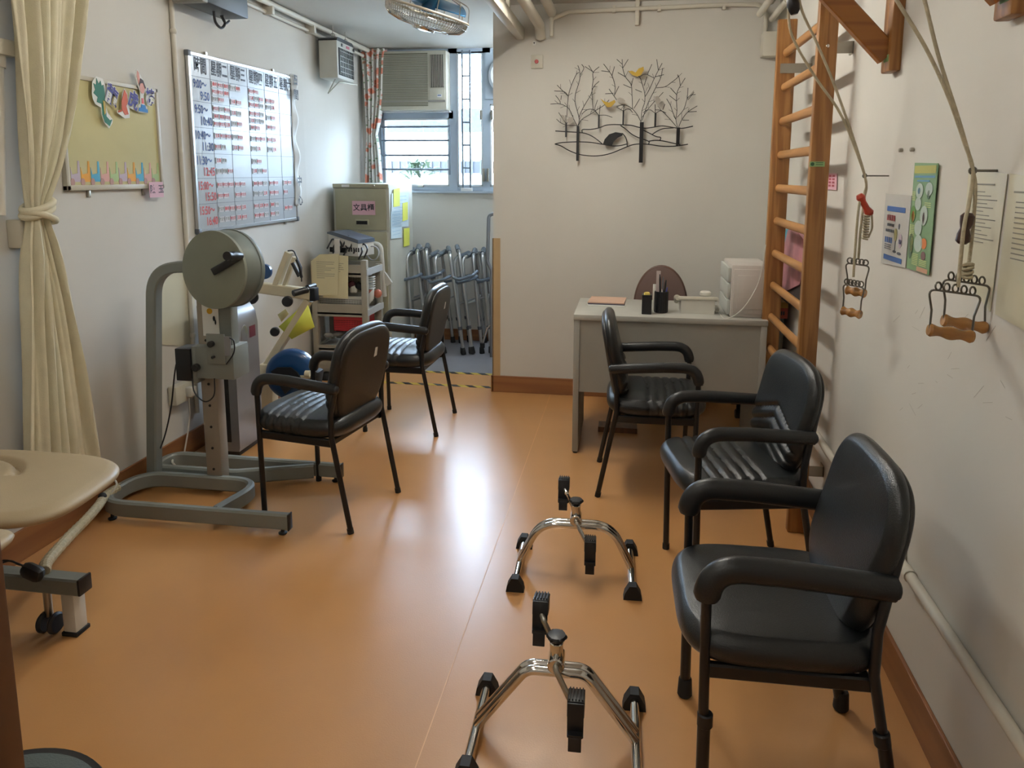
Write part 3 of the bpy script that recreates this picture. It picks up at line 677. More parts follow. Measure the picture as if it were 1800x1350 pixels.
for dx in (-.018, .022): b.cyl((.10+dx, .28, .034), (.118+dx, .28, .034), .034, n=24, bev=.006)
b.build('caster_wheel', mat('caster_grey', '2c3138', .5), t)
b = MB(); b.box((.085, .26, .215), (.075, .04, .05), bev=.02, rot=Matrix.Rotation(.35, 3, 'Y')); b.build('foot_knob', blkp, t)
MB().b2((-.14, .12, .02), (-.025, .25, .20), bev=.006).build('control_box', wp, t)
MB().cyl((-.02, .19, .10), (.0, .19, .10), .014).build('box_knob', blkp, t)
for y_ in (.1, -.7): MB().b2((-.22, y_-.03, .03), (-.16, y_+.03, .47), bev=.005).build('lift_column', grey_s, t)
b = MB(); b.tube(cat([(-.12, .22, .2), (-.04, .27, .235), (.02, .28, .225), (.06, .28, .2)]), .003, 8); b.tube(cat([(-.10, .25, .2), (-.03, .29, .225), (.0, .3, .21), (.04, .31, .2)]), .003, 8); b.build('control_lead', blkp, t)
# corrugated hose from bed to exerciser
hp = cat([PZ(78, 1004, .205), PZ(84, 986, .20), PZ(120, 945, .17), PZ(150, 915, .13), PZ(172, 890, .10), PZ(187, 870, .09), PZ(213, 855, .07), PZ(240, 845, .05), PZ(262, 838, .03)], 14)
rr = [.019*(1 if (i % 3) else .86) for i in range(len(hp))]
t = thing('cable_hose', 'cream spiral wrapped cable hose running from the bed to the arm exerciser', 'hose', (0, 0, 0))
MB().tube(hp, rr, 12).build('spiral_wrap', mat('hose_cream', 'b3a98c', .5, var=.15, vs=80), t, 20)
c = PZ(180, 873, .105); MB().ball(c, .017, 14).build('end_plug', rub, t)
MB().tube(cat([PZ(190, 846, .12), PZ(200, 843, .14), PZ(205, 852, .12), PZ(196, 866, .09)]), .004, 8).build('side_lead', wp, t)
# dark wooden board and stool at the picture's bottom left corner
b = MB(); b.b2((-.695, .56, 0), (-.617, .60, 1.12), bev=.003); tag(b.build('wooden_post', brown_w), 'dark brown wooden post at the bottom left corner, in front of the round stool', 'post')
t = thing('round_stool', 'round stool with grey green seat and black rim, cut off at the bottom left', 'stool', (-.955, .83, 0))
MB().lathe([(.02, .445), (.165, .45), (.172, .446), (.172, .41), (.02, .405)], (0, 0, 0), n=64).build('seat', mat('stool_vinyl', '3f4742', .6, bump=.3, bs=300), t)
MB().lathe([(.170, .43), (.178, .432), (.180, .444), (.176, .451), (.169, .449)], (0, 0, 0), n=64).build('seat_rim', blkp, t)
for k in range(4):
    a = k*PI/2+.7; MB().tube([(.10*math.cos(a), .10*math.sin(a), .41), (.15*math.cos(a), .15*math.sin(a), 0)], .011).build('leg', blk, t)
b = MB(); b.tube([(.137*math.cos(2*PI*k/32), .137*math.sin(2*PI*k/32), .12) for k in range(32)], .008, 8, closed=True); b.build('foot_ring', chrome, t)
# ------------------------------------------------------------------ beige curtain
def lerp_tab(tab, z):
    for (z0, *a), (z1, *c) in zip(tab, tab[1:]):
        if z0 >= z >= z1:
            k = (z0-z)/(z0-z1); return [x+(y-x)*k for x, y in zip(a, c)]
    return list(tab[-1][1:])
def edge(pts, off): return [(lambda p: (p.z, p.y))(PX(px, py, XL+off)) for px, py in pts]
ER = [(2.45, 2.84)] + edge(((158, 0), (150, 60), (141, 120), (134, 180), (122, 240), (105, 300), (90, 345), (83, 368), (86, 385), (100, 430), (122, 520), (148, 640), (176, 798)), .115) + [(.2, 2.56)]
EL_ = [(2.45, 2.33)] + edge(((6, 0), (14, 60), (21, 130), (27, 200), (31, 280), (36, 345), (41, 372), (40, 385), (36, 430), (34, 560), (34, 640), (34, 790)), .06) + [(.2, 2.2)]
def ev(tab, z): return lerp_tab(tab, z)[0]
def cfn(u, v):
    z = 2.42-(2.42-.275)*v; y0, y1 = ev(EL_, z), ev(ER, z); g = math.exp(-((z-1.30)/.12)**2); am = .033-.012*g
    ph = 2*PI*(5.5*u) + .8*math.sin(3*u+1.5*z); w_ = math.sin(ph) + .35*math.sin(2.3*ph+z) + .25*math.sin(5*u*PI+9*z)*math.exp(-((z-1.30)/.5)**2)
    return (XL+.085+am*w_*(.75+.25*math.sin(7*u)), y0+(y1-y0)*u, z+(.012*math.sin(ph) if v > .995 else 0))
t = thing('curtain', 'long cream curtain tied back against the left wall above the bed', 'curtain', (XL+.08, 2.4, .27)); O = V(t.location)
b = MB(); b.grid(lambda u, v: V(cfn(u, v))-O, 120, 90); c_ = b.build('curtain_cloth', curt, t, 80); so = c_.modifiers.new('s', 'SOLIDIFY'); so.thickness = .004
b = MB()
for k, dz in enumerate((.0, .022, -.02)):
    b.tube([V((XL+.085+.046*math.cos(a)+.004*k, 2.388+.052*math.sin(a), 1.31+dz+.02*math.sin(a)*(1 if k != 2 else -1)))-O for a in [2*PI*i/28 for i in range(28)]], .0125, 8, closed=True)
b.build('tie_band', curt, t, 70)
# floral curtain by the window
fm = bpy.data.materials.new('floral_cloth'); fm.use_nodes = True; n = fm.node_tree; bs_ = n.nodes['Principled BSDF']; bs_.inputs['Roughness'].default_value = .85
tc = n.nodes.new('ShaderNodeTexCoord'); ns = n.nodes.new('ShaderNodeTexNoise'); ns.inputs['Scale'].default_value = 40
vo = n.nodes.new('ShaderNodeTexVoronoi'); vo.inputs['Scale'].default_value = 15; vo2 = n.nodes.new('ShaderNodeTexVoronoi'); vo2.inputs['Scale'].default_value = 34
ad = n.nodes.new('ShaderNodeMath'); ad.operation = 'MULTIPLY_ADD'; ad.inputs[1].default_value = .55; n.links.new(ns.outputs[0], ad.inputs[0])
mp_ = n.nodes.new('ShaderNodeMapping'); mp_.inputs['Scale'].default_value = (1, .05, 1); n.links.new(tc.outputs['Object'], mp_.inputs[0]); n.links.new(mp_.outputs[0], vo.inputs[0]); n.links.new(mp_.outputs[0], vo2.inputs[0]); n.links.new(mp_.outputs[0], ns.inputs[0]); n.links.new(vo.outputs['Distance'], ad.inputs[2])
r1 = n.nodes.new('ShaderNodeValToRGB'); r1.color_ramp.elements[0].position = .60; r1.color_ramp.elements[1].position = .72; n.links.new(ad.outputs[0], r1.inputs[0])
r2 = n.nodes.new('ShaderNodeValToRGB'); r2.color_ramp.elements[0].position = .22; r2.color_ramp.elements[0].color = rgb('7f9673'); r2.color_ramp.elements[1].position = .3; r2.color_ramp.elements[1].color = rgb('d9d6d0'); n.links.new(vo2.outputs['Distance'], r2.inputs[0])
mm = n.nodes.new('ShaderNodeMix'); mm.data_type = 'RGBA'; mm.inputs[6].default_value = rgb('cf8068'); n.links.new(r1.outputs[0], mm.inputs[0]); n.links.new(r2.outputs[0], mm.inputs[7]); n.links.new(mm.outputs[2], bs_.inputs['Base Color'])
CT2 = [(2.495, -2.285, -2.04, .02), (2.40, -2.27, -2.055, .026), (2.1, -2.255, -2.075, .028), (1.9, -2.245, -2.11, .026), (1.79, -2.235, -2.14, .02), (1.65, -2.25, -2.12, .026), (1.37, -2.265, -2.105, .03)]
def cf2(u, v):
    z = 2.495-(2.495-1.37)*v; y0, y1, am = lerp_tab(CT2, z); ph = 2*PI*5*u+.6*z
    return (y0+(y1-y0)*u, 6.06+am*math.sin(ph)*.8+.006*math.sin(13*u+z*3), z)
t = thing('floral_curtain', 'white curtain with orange flowers and green vines hanging beside the air conditioner', 'curtain', (-2.14, 6.06, 1.37)); O = V(t.location)
b = MB(); b.grid(lambda u, v: V(cf2(u, v))-O, 90, 60); c_ = b.build('curtain_cloth', fm, t, 80); so = c_.modifiers.new('s', 'SOLIDIFY'); so.thickness = .003
b = MB(); b.tube([V((-2.285, 6.06, 2.488))-O, V((-2.03, 6.06, 2.488))-O], .008); b.build('curtain_rail', steel, t)

# ------------------------------------------------------------------ notice board and paper cut-outs
X0 = XL+.02
t = thing('notice_board', 'pale yellow notice board with cream frame on the left wall', 'notice board', (XL, 2.9, 1.6)); O = V(t.location)
ya, yb_, za, zb = 2.62, 3.235, 1.38, 1.845
MB().b2(V((XL+.002, ya+.015, za+.015))-O, V((XL+.014, yb_-.015, zb-.015))-O).build('board_panel', mat('board_yellow', 'c3bb8a', .7, var=.03), t)
b = MB()
for p, q_ in (((ya, za), (yb_, za+.022)), ((ya, zb-.018), (yb_, zb)), ((ya, za), (ya+.02, zb)), ((yb_-.018, za), (yb_, zb))): b.b2(V((XL, p[0], p[1]))-O, V((XL+.022, q_[0], q_[1]))-O, bev=.003)
b.build('board_frame', wp2, t)
for yy in (2.75, 3.10): MB().b2(V((XL, yy-.008, za-.03))-O, V((XL+.012, yy+.008, za))-O, bev=.003).build('hook', steel, t)
cols = ['b9a9b8', 'e0a030', '4aa3c8', 'd8a59a', 'a9c286', 'b9a9b8', 'e0a030', '4aa3c8', 'd8a59a', 'a9c286']
cm = [mat('cart_%s' % n_, c, .6) for n_, c in zip(('lilac', 'orange', 'blue', 'rose', 'green'), cols[:5])]; whl = mat('cart_wheel_pink', 'b08a80', .6)
b = MB()
for k in range(10):
    y0 = 2.65+k*.0565; s_ = .052
    b.prism([(0, .0), (s_, 0), (s_*.98, .085), (s_*.8, .085), (s_*.72, .035), (s_*.15, .03), (0, .06)], V((XL+.0145, y0, za+.035))-O, (0, 1, 0), (0, 0, 1), .0012, mi=k % 5)
    b.prism(circ(.012, 14, .016), V((XL+.0160, y0+.006, za+.034))-O, (0, 1, 0), (0, 0, 1), .0012, mi=5)
b.build('cart_border', cm+[whl], t)
def cut(name, label, y, z, shapes, glyph, gy, gz, gs, rot=0, gp='paper cut-outs on the notice board'):
    t = thing(name, label, 'paper cut-out', (XL+.028, y, z), group=gp); t.scale = (1, .78, 1)
    for nm, poly, m, off in shapes:
        MB().prism(poly, (off, 0, 0), (0, 1, 0), (0, 0, 1), .0015).build(nm, m, t, 0)
    if glyph:
        ux = V((0, math.cos(rot), math.sin(rot))); uy = V((0, -math.sin(rot), math.cos(rot)))
        b = MB(); b.text(glyph, (.0045, gy, gz), ux, uy, gs*1.05, bold=.07); b.build('lettering_outline', wpaper, t, 0)
        b = MB(); b.text(glyph, (.0055, gy, gz), ux, uy, gs*1.05, bold=.03); b.build('lettering', mat('violet_ink', '3f3a86', .6), t, 0)
gd = mat('dragon_green', '1f6b55', .6); gy_ = mat('dragon_belly', 'b9a04a', .6); tg = mat('tiger_orange', 'c0562f', .6); sk = mat('figure_skin', 'd0988c', .6); pb = mat('podium_blue', '2273b8', .6); hr = mat('figure_hair', '3c2a26', .6)
cut('dragon_cutout', 'green dragon paper cut-out with a violet character at the board top left', 2.835, 1.765, [
    ('backing', [(-.06, .01), (-.05, .06), (-.02, .085), (.03, .08), (.05, .05), (.045, .01), (.03, -.02), (.05, -.06), (.085, -.085), (.08, -.10), (.05, -.125), (.015, -.10), (.0, -.07), (.0, -.04), (-.04, -.03), (-.055, -.01)], wpaper, 0),
    ('head', [(-.05, .015), (-.035, .03), (-.045, .055), (-.025, .05), (-.02, .078), (-.005, .055), (.01, .07), (.015, .05), (.03, .055), (.035, .02), (.03, -.005), (.0, -.025), (-.03, -.02), (-.02, .0)], gd, .002),
    ('body', [(.005, -.02), (.03, -.005), (.035, -.04), (.035, -.075), (.06, -.09), (.078, -.085), (.055, -.115), (.02, -.10), (.005, -.07)], gd, .002), ('belly', [(.015, -.01), (.03, -.015), (.03, -.06), (.018, -.07)], gy_, .0035)], '龍', .085, .01, .085, -.45)
cut('tiger_cutout', 'orange tiger paper cut-out with a violet character at the board top middle', 2.965, 1.765, [
    ('backing', [(-.04, -.04), (-.01, -.05), (.0, -.02), (.01, .03), (.03, .055), (.055, .035), (.065, -.01), (.06, -.07), (.02, -.075), (-.04, -.055)], wpaper, 0),
    ('body', [(-.005, -.035), (.0, .0), (.015, .025), (.03, .05), (.048, .03), (.05, -.005), (.035, -.02), (.05, -.055), (.02, -.06)], tg, .002), ('tail', [(-.035, -.045), (-.005, -.038), (-.004, -.046), (-.033, -.053)], tg, .002)], '虎', .095, .005, .08, -.35)
cut('podium_figure_cutout', 'paper cut-out child on a blue podium with raised arm at the board top right', 3.11, 1.80, [
    ('backing', [(-.05, -.075), (-.045, -.045), (-.025, -.035), (-.02, .02), (-.04, .05), (-.05, .09), (-.035, .115), (-.015, .10), (.03, .06), (.035, .03), (.01, .005), (.012, -.035), (.035, -.045), (.04, -.075)], wpaper, 0),
    ('arm', [(-.042, .085), (-.035, .11), (-.02, .10), (-.015, .06), (-.03, .05)], sk, .002), ('face', [(-.022, .03), (-.02, .055), (.01, .06), (.026, .04), (.01, .012), (-.012, .012)], sk, .002), ('hair', [(-.03, .05), (-.012, .078), (.012, .07), (.03, .04), (.024, .034), (.008, .058), (-.015, .055), (-.025, .042)], hr, .003),
    ('shirt', [(-.012, -.01), (.004, -.01), (.006, -.034), (-.012, -.034)], red_p, .002), ('podium', [(-.045, -.07), (-.04, -.055), (-.022, -.052), (-.018, -.038), (.016, -.04), (.02, -.055), (.036, -.058), (.036, -.072)], pb, .002)], '榜', .065, -.005, .075, -.05)
t = thing('name_tag', 'small pink name card hanging at the lower right corner of the notice board', 'name card', (XL+.03, 3.16, 1.375))
MB().b2((0, -.052, -.036), (.0015, .052, .036)).build('card', pinkp, t, 0)
b = MB(); b.text('陳', (.003, -.028, 0), (0, 1, 0), (0, 0, 1), .042, bold=.012); b.text('玉', (.003, .032, 0), (0, 1, 0), (0, 0, 1), .042, bold=.012); b.build('lettering', ink, t, 0)

# ------------------------------------------------------------------ whiteboard timetable
t = thing('whiteboard', 'whiteboard timetable with ruled rows and handwritten Chinese weekday headings', 'whiteboard', (XL, 4.1, 1.6)); O = V(t.location)
ya, yb_, za = 3.505, 4.655, 1.150
def ztop(y): return 2.055+(y-ya)*.022
b = MB(); b.prism([(ya, za), (yb_, za), (yb_, ztop(yb_)), (ya, ztop(ya))], V((XL+.004, 0, 0))-O+V((0, 0, 0)), (0, 1, 0), (0, 0, 1), .014); b.build('board_surface', wbm, t, 0)
b = MB()
fr = [(ya, za), (yb_, za), (yb_, ztop(yb_)), (ya, ztop(ya))]
for i in range(4):
    a, c = fr[i], fr[(i+1) % 4]; b.sweep([V((XL+.013, a[0], a[1]))-O, V((XL+.013, c[0], c[1]))-O], rct(.02, .018, .003), up=(1, 0, 0))
b.build('board_frame', alu, t)
for a in fr: MB().box(V((XL+.014, a[0], a[1]))-O, (.024, .03, .03), bev=.005).build('corner_cap', mat('cap_grey', '5f646a', .5) if 'cap_grey' not in MATS else MATS['cap_grey'], t)
for yy, zz in ((3.68, ztop(3.68)+.015), (4.42, ztop(4.42)+.015), (4.5, za-.015)): MB().b2(V((XL, yy-.01, zz-.012))-O, V((XL+.012, yy+.01, zz+.012))-O).build('fixing_clip', steel, t)
CY_ = [3.515, 3.690, 3.870, 4.075, 4.275, 4.460, 4.650]
RZ = [2.045, 1.945, 1.820, 1.688, 1.555, 1.426, 1.292, 1.165]
b = MB(); xs = XL+.0186
def zz_(k, y): return RZ[k]+(y-ya)*.018*(1-k/7)
for k in range(1, 7): b.prism([(ya+.01, zz_(k, ya)-.001), (yb_-.01, zz_(k, yb_)-.001), (yb_-.01, zz_(k, yb_)+.001), (ya+.01, zz_(k, ya)+.001)], V((xs, 0, 0))-O, (0, 1, 0), (0, 0, 1), .0006)
for y in CY_[1:6]: b.b2(V((xs, y-.001, za+.01))-O, V((xs+.0006, y+.001, ztop(y)-.01))-O)
b.build('ruled_lines', mat('rule_line', '5a6066', .6), t, 0)
b = MB()
for k, s_ in enumerate(('時間', '星期二', '星期三', '星期四', '星期五', '星期六')):
    y = (CY_[k]+CY_[k+1])/2; b.text(s_, V((xs+.001, y, (ztop(y)+zz_(1, y))/2-.002))-O, (0, 1, 0), (0, 0, 1), .082 if k else .088, bold=.024, sx=.66)
b.build('lettering', ink, t, 0)
b = MB(); rows = ((('9:00～', 1), ('9:50', 1)), (('9:50～', 1), ('10:40', 1)), (('10:40～', 1), ('11:30', 1)), (('11:30～', 1), ('12:45', 0)), (('15:00～', 0), ('15:50', 0)), (('15:50～', 0), ('16:40', 0)))
for k, ((s1, c1), (s2, c2)) in enumerate(rows):
    z = (RZ[k+1]+RZ[k+2])/2
    b.text(s1, V((xs+.001, 3.590, z+.026))-O, (0, 1, 0), (0, 0, 1), .062, mi=0 if c1 else 1, bold=.02, sx=.72); b.text(s2, V((xs+.001, 3.63, z-.032))-O, (0, 1, 0), (0, 0, 1), .062, mi=0 if c2 else 1, bold=.02, sx=.8)
b.build('time_writing', [bink, mat('marker_red', 'c4443c', .6)], t, 0)
# paper strips with characters curling off the right edge of the board
b = MB()
def sf(u, v):
    z = 2.10-.86*v; return V((XL+.022+.012*math.sin(v*23)*u+.01*u, 4.625+.055*u+.006*math.sin(v*11), z))
b.grid(sf, 6, 60); c_ = b.build('paper_strip', wpaper, None, 60); so = c_.modifiers.new('s', 'SOLIDIFY'); so.thickness = .0012
t2 = thing('paper_banner', 'white paper strip with vertical characters curling along the right edge of the whiteboard', 'paper strip', (0, 0, 0)); c_.parent = t2
b = MB()
for k, ch_ in enumerate('日間中心'): 
    zc = (2.06, 1.965, 1.40, 1.27)[k]; b.text(ch_, V((XL+.045, 4.655, zc)), (0, 1, 0), (0, 0, 1), .07, bold=.03)
b.build('lettering', ink, t2, 0)
# magnetic name strips
DAY = ('Tuesday', 'Wednesday', 'Thursday', 'Friday', 'Saturday'); HR = ('nine o\'clock', 'nine fifty', 'ten forty', 'eleven thirty', 'fifteen o\'clock', 'fifteen fifty')
CN = [[(3, 3, 2), (2, 0, 2), (2, 3, 3), (0, 2, 2), ()], [(3, 3, 3), (2, 2), (3, 3, 2), (2, 2), ()], [(3, 2), (2, 2), (3, 2), (2, 2), ()], [(2, 3), (), (2, 3), (), ()], [(3, 2), (2, 2), (3, 3), (2, 2), (2, 1)], [(3, 3), (2, 2), (3, 3), (2, 2), (2,)]]
MG = []
for s_, im in (('李文月', 0), ('黃明', 0), ('張玉珍', 1), ('王英', 0), ('何美', 1)):
    b = MB(); b.b2((0, -.0245, -.0155), (.0018, .0245, .0155), mi=0); b.text(s_, (.0024, 0, 0), (0, 1, 0), (0, 0, 1), .019 if len(s_) == 3 else .022, mi=1, bold=.03)
    MG.append(b.build('name_magnet', [mat('magnet_white', 'c2c1c2', .4) if 'magnet_white' not in MATS else MATS['magnet_white'], rink if im == 0 else gink], None, 0))
used = [False]*len(MG); ORD = ('first', 'second', 'third'); LN = {1: ('only',), 2: ('upper', 'lower'), 3: ('top', 'middle', 'bottom')}
for r in range(6):
    for d in range(5):
        ln = CN[r][d]; L = len(ln)
        for i, cnt in enumerate(ln):
            for k in range(cnt):
                j = random.choice((0, 0, 1, 2, 3, 0, 4))
                o = MG[j] if not used[j] else MG[j].copy()
                if used[j]: COL.objects.link(o)
                used[j] = True
                wdt = CY_[d+2]-CY_[d+1]; pitch = min(.058, (wdt-.012)/3); y = CY_[d+1]+.034+k*pitch
                h = RZ[r+1]-RZ[r+2]; z = RZ[r+1]-h*((i+.62)/(L+.25)) + (y-ya)*.018*(1-(r+1)/7)
                o.location = (xs+.0008, y, z); o.scale = (1, min(1, pitch/.053), 1)
                tag(o, 'name strip on the whiteboard, %s column, %s row, %s line, %s from its left' % (DAY[d], HR[r], LN[L][i], ORD[k]), 'name strip', 'magnetic name strips on the whiteboard')
for k, u_ in enumerate(used):
    if not u_: bpy.data.objects.remove(MG[k])

# ------------------------------------------------------------------ wall speaker, heater
t = thing('wall_monitor', 'dark grey box shaped monitor with dangling black cable loops high above the whiteboard', 'monitor', (XL, 3.57, 2.39))
MB().b2((.05, -.20, -.12), (.20, .22, .105), bev=.006).build('housing', mat('dark_casing', '2f3336', .45), t)
MB().b2((.045, -.215, -.125), (.205, -.17, .105), bev=.004).build('side_trim', mat('casing_grey', '8b8a80', .5), t)
MB().b2((0, -.05, -.05), (.06, .05, .05)).build('bracket', blkp, t)
b = MB(); b.tube(cat([(.12, .02, -.12), (.12, .03, -.17), (.12, .08, -.19), (.12, .12, -.16), (.12, .10, -.125)]), .007, 8); b.tube(cat([(.10, .12, -.12), (.10, .16, -.15), (.10, .2, -.13)]), .006, 8); b.build('cable_loop', blkp, t)
t = thing('wall_heater', 'white wall heater with dark grille on a bracket at the end of the left wall', 'heater', (XL-.005, 5.25, 2.27))
MB().b2((.03, -.17, -.14), (.17, .15, .125), bev=.01).build('housing', mat('heater_case', 'bdbdb4', .4), t)
b = MB(); b.prism([(-.17, .12), (.15, .12), (.15, .13), (.12, .145), (-.14, .145), (-.17, .13)], (.03, 0, 0), (0, 1, 0), (0, 0, 1), .14); b.build('top_cap', blkp, t)
MB().b2((.171, -.15, -.115), (.173, .135, .075), bev=0).build('grille_recess', dark, t)
b = MB()
for k in range(9): b.b2((.173, -.13+k*.03, -.11), (.176, -.126+k*.03, .07))
for k in range(5): b.b2((.173, -.13, -.09+k*.036), (.176, .13, -.087+k*.036))
b.build('grille', steel, t)
b = MB(); b.b2((.171, .0, .09), (.1725, .06, .108)); b.build('badge', mat('badge_pink', 'b0606c', .5), t, 0)
for yy in (-.10, .13): MB().b2((.171, yy, .088), (.178, yy+.025, .11), bev=.003).build('switch', blkp, t)
b = MB()
for yy in (-.12, .12): b.tube([(.12, yy, .14), (.12, yy, .23)], .003, 8); b.tube([(.12+.012*math.cos(a), yy, .165+.012*math.sin(a)) for a in [2*PI*i/16 for i in range(16)]], .0025, 6, closed=True)
b.tube(fil([(0, .05, -.22), (.11, .0, -.145), (.17, .2, -.145)], .01), .004, 8); b.tube([(.12, -.1, -.14), (.0, .05, -.22)], .005, 8)
b.build('hanging_bracket', steel, t)

# ------------------------------------------------------------------ filing cabinet
t = thing('filing_cabinet', 'olive beige four drawer filing cabinet in the alcove corner', 'filing cabinet', (-1.995, 5.56, 0))
MB().b2((-.225, -.29, .0), (.215, .30, 1.38), bev=.004).build('carcass', cab_s, t)
for k in range(4):
    z1 = 1.345-k*.325
    d = MB().b2((-.205, -.305, z1-.31), (.195, -.288, z1), bev=.004).build('drawer', cab_m, t)
    MB().b2((-.05, -.314, z1-.275), (.06, -.304, z1-.232), bev=.004).build('handle', cab_m, d)
    b = MB(); b.b2((-.038, -.316, z1-.268), (.048, -.3135, z1-.242)); b.build('handle_recess', dark, d)
    MB().b2((-.035, -.308, z1-.095), (.04, -.304, z1-.06), bev=.002).build('card_holder', cab_m, d)
MB().b2((-.223, -.304, 1.35), (.213, -.288, 1.38), bev=.002).build('top_rail', cab_m, t)
MB().b2((-.15, -.306, 1.355), (-.09, -.3035, 1.374)).build('brand_sticker', wpaper, t, 0)
b = MB(); b.tube([(.10, -.305, 1.362), (.10, -.315, 1.362), (.115, -.325, 1.37)], .004, 8); b.build('key', steel, t)
a0, a1 = PY(622, 376, 5.25), PY(657, 355, 5.25)
p = thing('cabinet_label', 'pink paper label with three Chinese characters on the filing cabinet top drawer', 'label', ((a0.x+a1.x)/2, 5.2485, (a0.z+a1.z)/2))
MB().b2((-.09, -.001, -.052), (.09, .001, .052)).build('card', pinkp, p, 0)
MB().text('文具櫃', (0, -.0018, 0), (1, 0, 0), (0, 0, 1), .056, bold=.012).build('lettering', ink, p, 0)
# papers and notes on the cabinet side
def side(name, label, pts, m, cat_, lines=0, g=None):
    P4 = [PX(px, py, -1.775) for px, py in pts]
    o = thing(name, label, cat_, P4[0], group=g)
    b = MB(); b.prism([((p_.y-P4[0].y), (p_.z-P4[0].z)) for p_ in P4], (0, 0, 0), (0, 1, 0), (0, 0, 1), .0015); b.build('sheet', m, o, 0)
    if lines:
        b = MB(); y0, y1 = 0, P4[1].y-P4[0].y; z0, z1 = P4[3].z-P4[0].z, 0
        for k in range(lines): zz = z1+(z0-z1)*(k+1)/(lines+1); b.b2((.0017, y0+(y1-y0)*.1, zz-.0015), (.002, y0+(y1-y0)*.85, zz+.0015))
        b.build('printed_lines', mat('pale_blue_ink', '8fb4cc', .6) if 'pale_blue_ink' not in MATS else MATS['pale_blue_ink'], o, 0)
    return o
bp = mat('bluish_paper', 'c9dbe2', .5)
side('paper_sheet', 'pale blue printed sheet lower on the side of the filing cabinet', [(687, 372), (706, 368), (706, 418), (687, 420)], bp, 'paper', 7, 'papers taped to the cabinet side')
side('paper_sheet', 'bluish printed sheet in the middle of the filing cabinet side', [(688, 340), (718, 338), (718, 398), (688, 400)], mat('bluish_paper_b', 'd2e2e8', .5), 'paper', 8, 'papers taped to the cabinet side')
for pts, lab in (([(691, 333), (702, 330), (702, 362), (691, 364)], 'yellow note highest on the filing cabinet side, nearest its front'), ([(707, 357), (716, 355), (716, 386), (707, 389)], 'yellow note in the middle of the filing cabinet side, further back'), ([(709, 402), (719, 400), (719, 431), (709, 434)], 'yellow note lowest on the filing cabinet side')):
    o = side('sticky_note', lab, pts, yellow, 'note', 0, 'yellow notes on the cabinet side'); o.location.x += .003

# ------------------------------------------------------------------ plastic shelf trolley
t = thing('shelf_trolley', 'grey beige three tier plastic trolley in front of the filing cabinet', 'trolley', (-2.0, 4.95, 0)); O = V(t.location)
tr = mat('trolley_beige', '9d988a', .5); tr2 = mat('trolley_shelf', 'b4b6b6', .4)
x0, x1, y0, y1 = -.205, .205, -.16, .17
for x in (x0+.02, x1-.02):
    for y in (y0+.02, y1-.02): MB().b2((x-.0215, y-.0215, .04), (x+.0215, y+.0215, .86 if y < 0 else .80), bev=.006).build('corner_post', tr, t)
for z, h in ((.76, .085), (.475, .09), (.215, .05)):
    b = MB(); b.b2((x0, y0, z-.005), (x1, y1, z+.008), mi=1)
    b.b2((x0, y0, z-.02), (x1, y0+.012, z+h-.02)); b.b2((x0, y1-.012, z-.02), (x1, y1, z+h-.03)); b.b2((x0, y0, z-.02), (x0+.012, y1, z+h-.03)); b.b2((x1-.012, y0, z-.01), (x1+.006, y1, z+.035), mi=1)
    b.build('tray', [tr, tr2], t)
MB().b2((x0, y0, .04), (x1, y1, .14), bev=.01).build('base', tr, t)
MB().b2((-.04, y0-.002, .06), (.1, y0, .12)).build('base_label', wpaper, t, 0)
b = MB(); b.tube(fil([(x1-.16, y1+.01, .94), (x1-.01, y1+.01, .945), (x1+.01, y1+.01, .55)], .05), .017); b.build('push_handle', wp, t)
for x in (x0+.04, x1-.04):
    for y in (y0+.04, y1-.04): MB().cyl((x-.01, y, .022), (x+.01, y, .022), .022, bev=.003).build('caster', rub, t)
def L4(px, py, y): return PY(px, py, y)-O
# things on it
m = thing('therapy_unit', 'grey and white electric therapy unit on the top tier of the trolley', 'device', PY(618, 447, 4.93)+V((0, 0, .0)), rz=-.30)
b = MB(); b.prism([(-.13, 0), (.13, 0), (.13, .09), (-.13, .15)], (0, .09, 0), (1, 0, 0), (0, 0, 1), .18); b.build('casing', wp, m)
b = MB(); b.prism([(-.135, .15), (.135, .09), (.135, .115), (.10, .125), (-.10, .168), (-.135, .16)], (0, .095, 0), (1, 0, 0), (0, 0, 1), .19); b.build('lid', mat('unit_slate', '565f6c', .4), m)
b = MB()
for k in range(5): b.b2((.05+k*.02, -.0915, .03), (.06+k*.02, -.09, .06))
b.b2((-.12, -.0915, .02), (.03, -.09, .055)); b.build('vents', dark, m)
b = MB()
random.seed(3)
for k in range(7):
    a = L4(575+k*9, 440+random.uniform(-6, 8), 4.83)+O; b.tube(cat([a, a+V((.03, .03, .05+.03*random.random())), a+V((.07, 0, .03)), a+V((.05, -.02, -.03))]), .006, 8)
tag(b.build('cable_tangle', blkp), 'tangle of black leads on the left of the trolley top beside the therapy unit', 'cables')
b = MB(); c = PY(655, 445, 4.95); b.tube([c+V((.045*math.cos(a), .01*math.sin(a*2), .05*math.sin(a))) for a in [2*PI*i/24 for i in range(24)]], .005, 8, closed=True); 
tag(b.build('cable_loop', mat('lead_grey', 'a9acb0', .5)), 'grey lead coiled in a loop at the right of the therapy unit', 'cables')
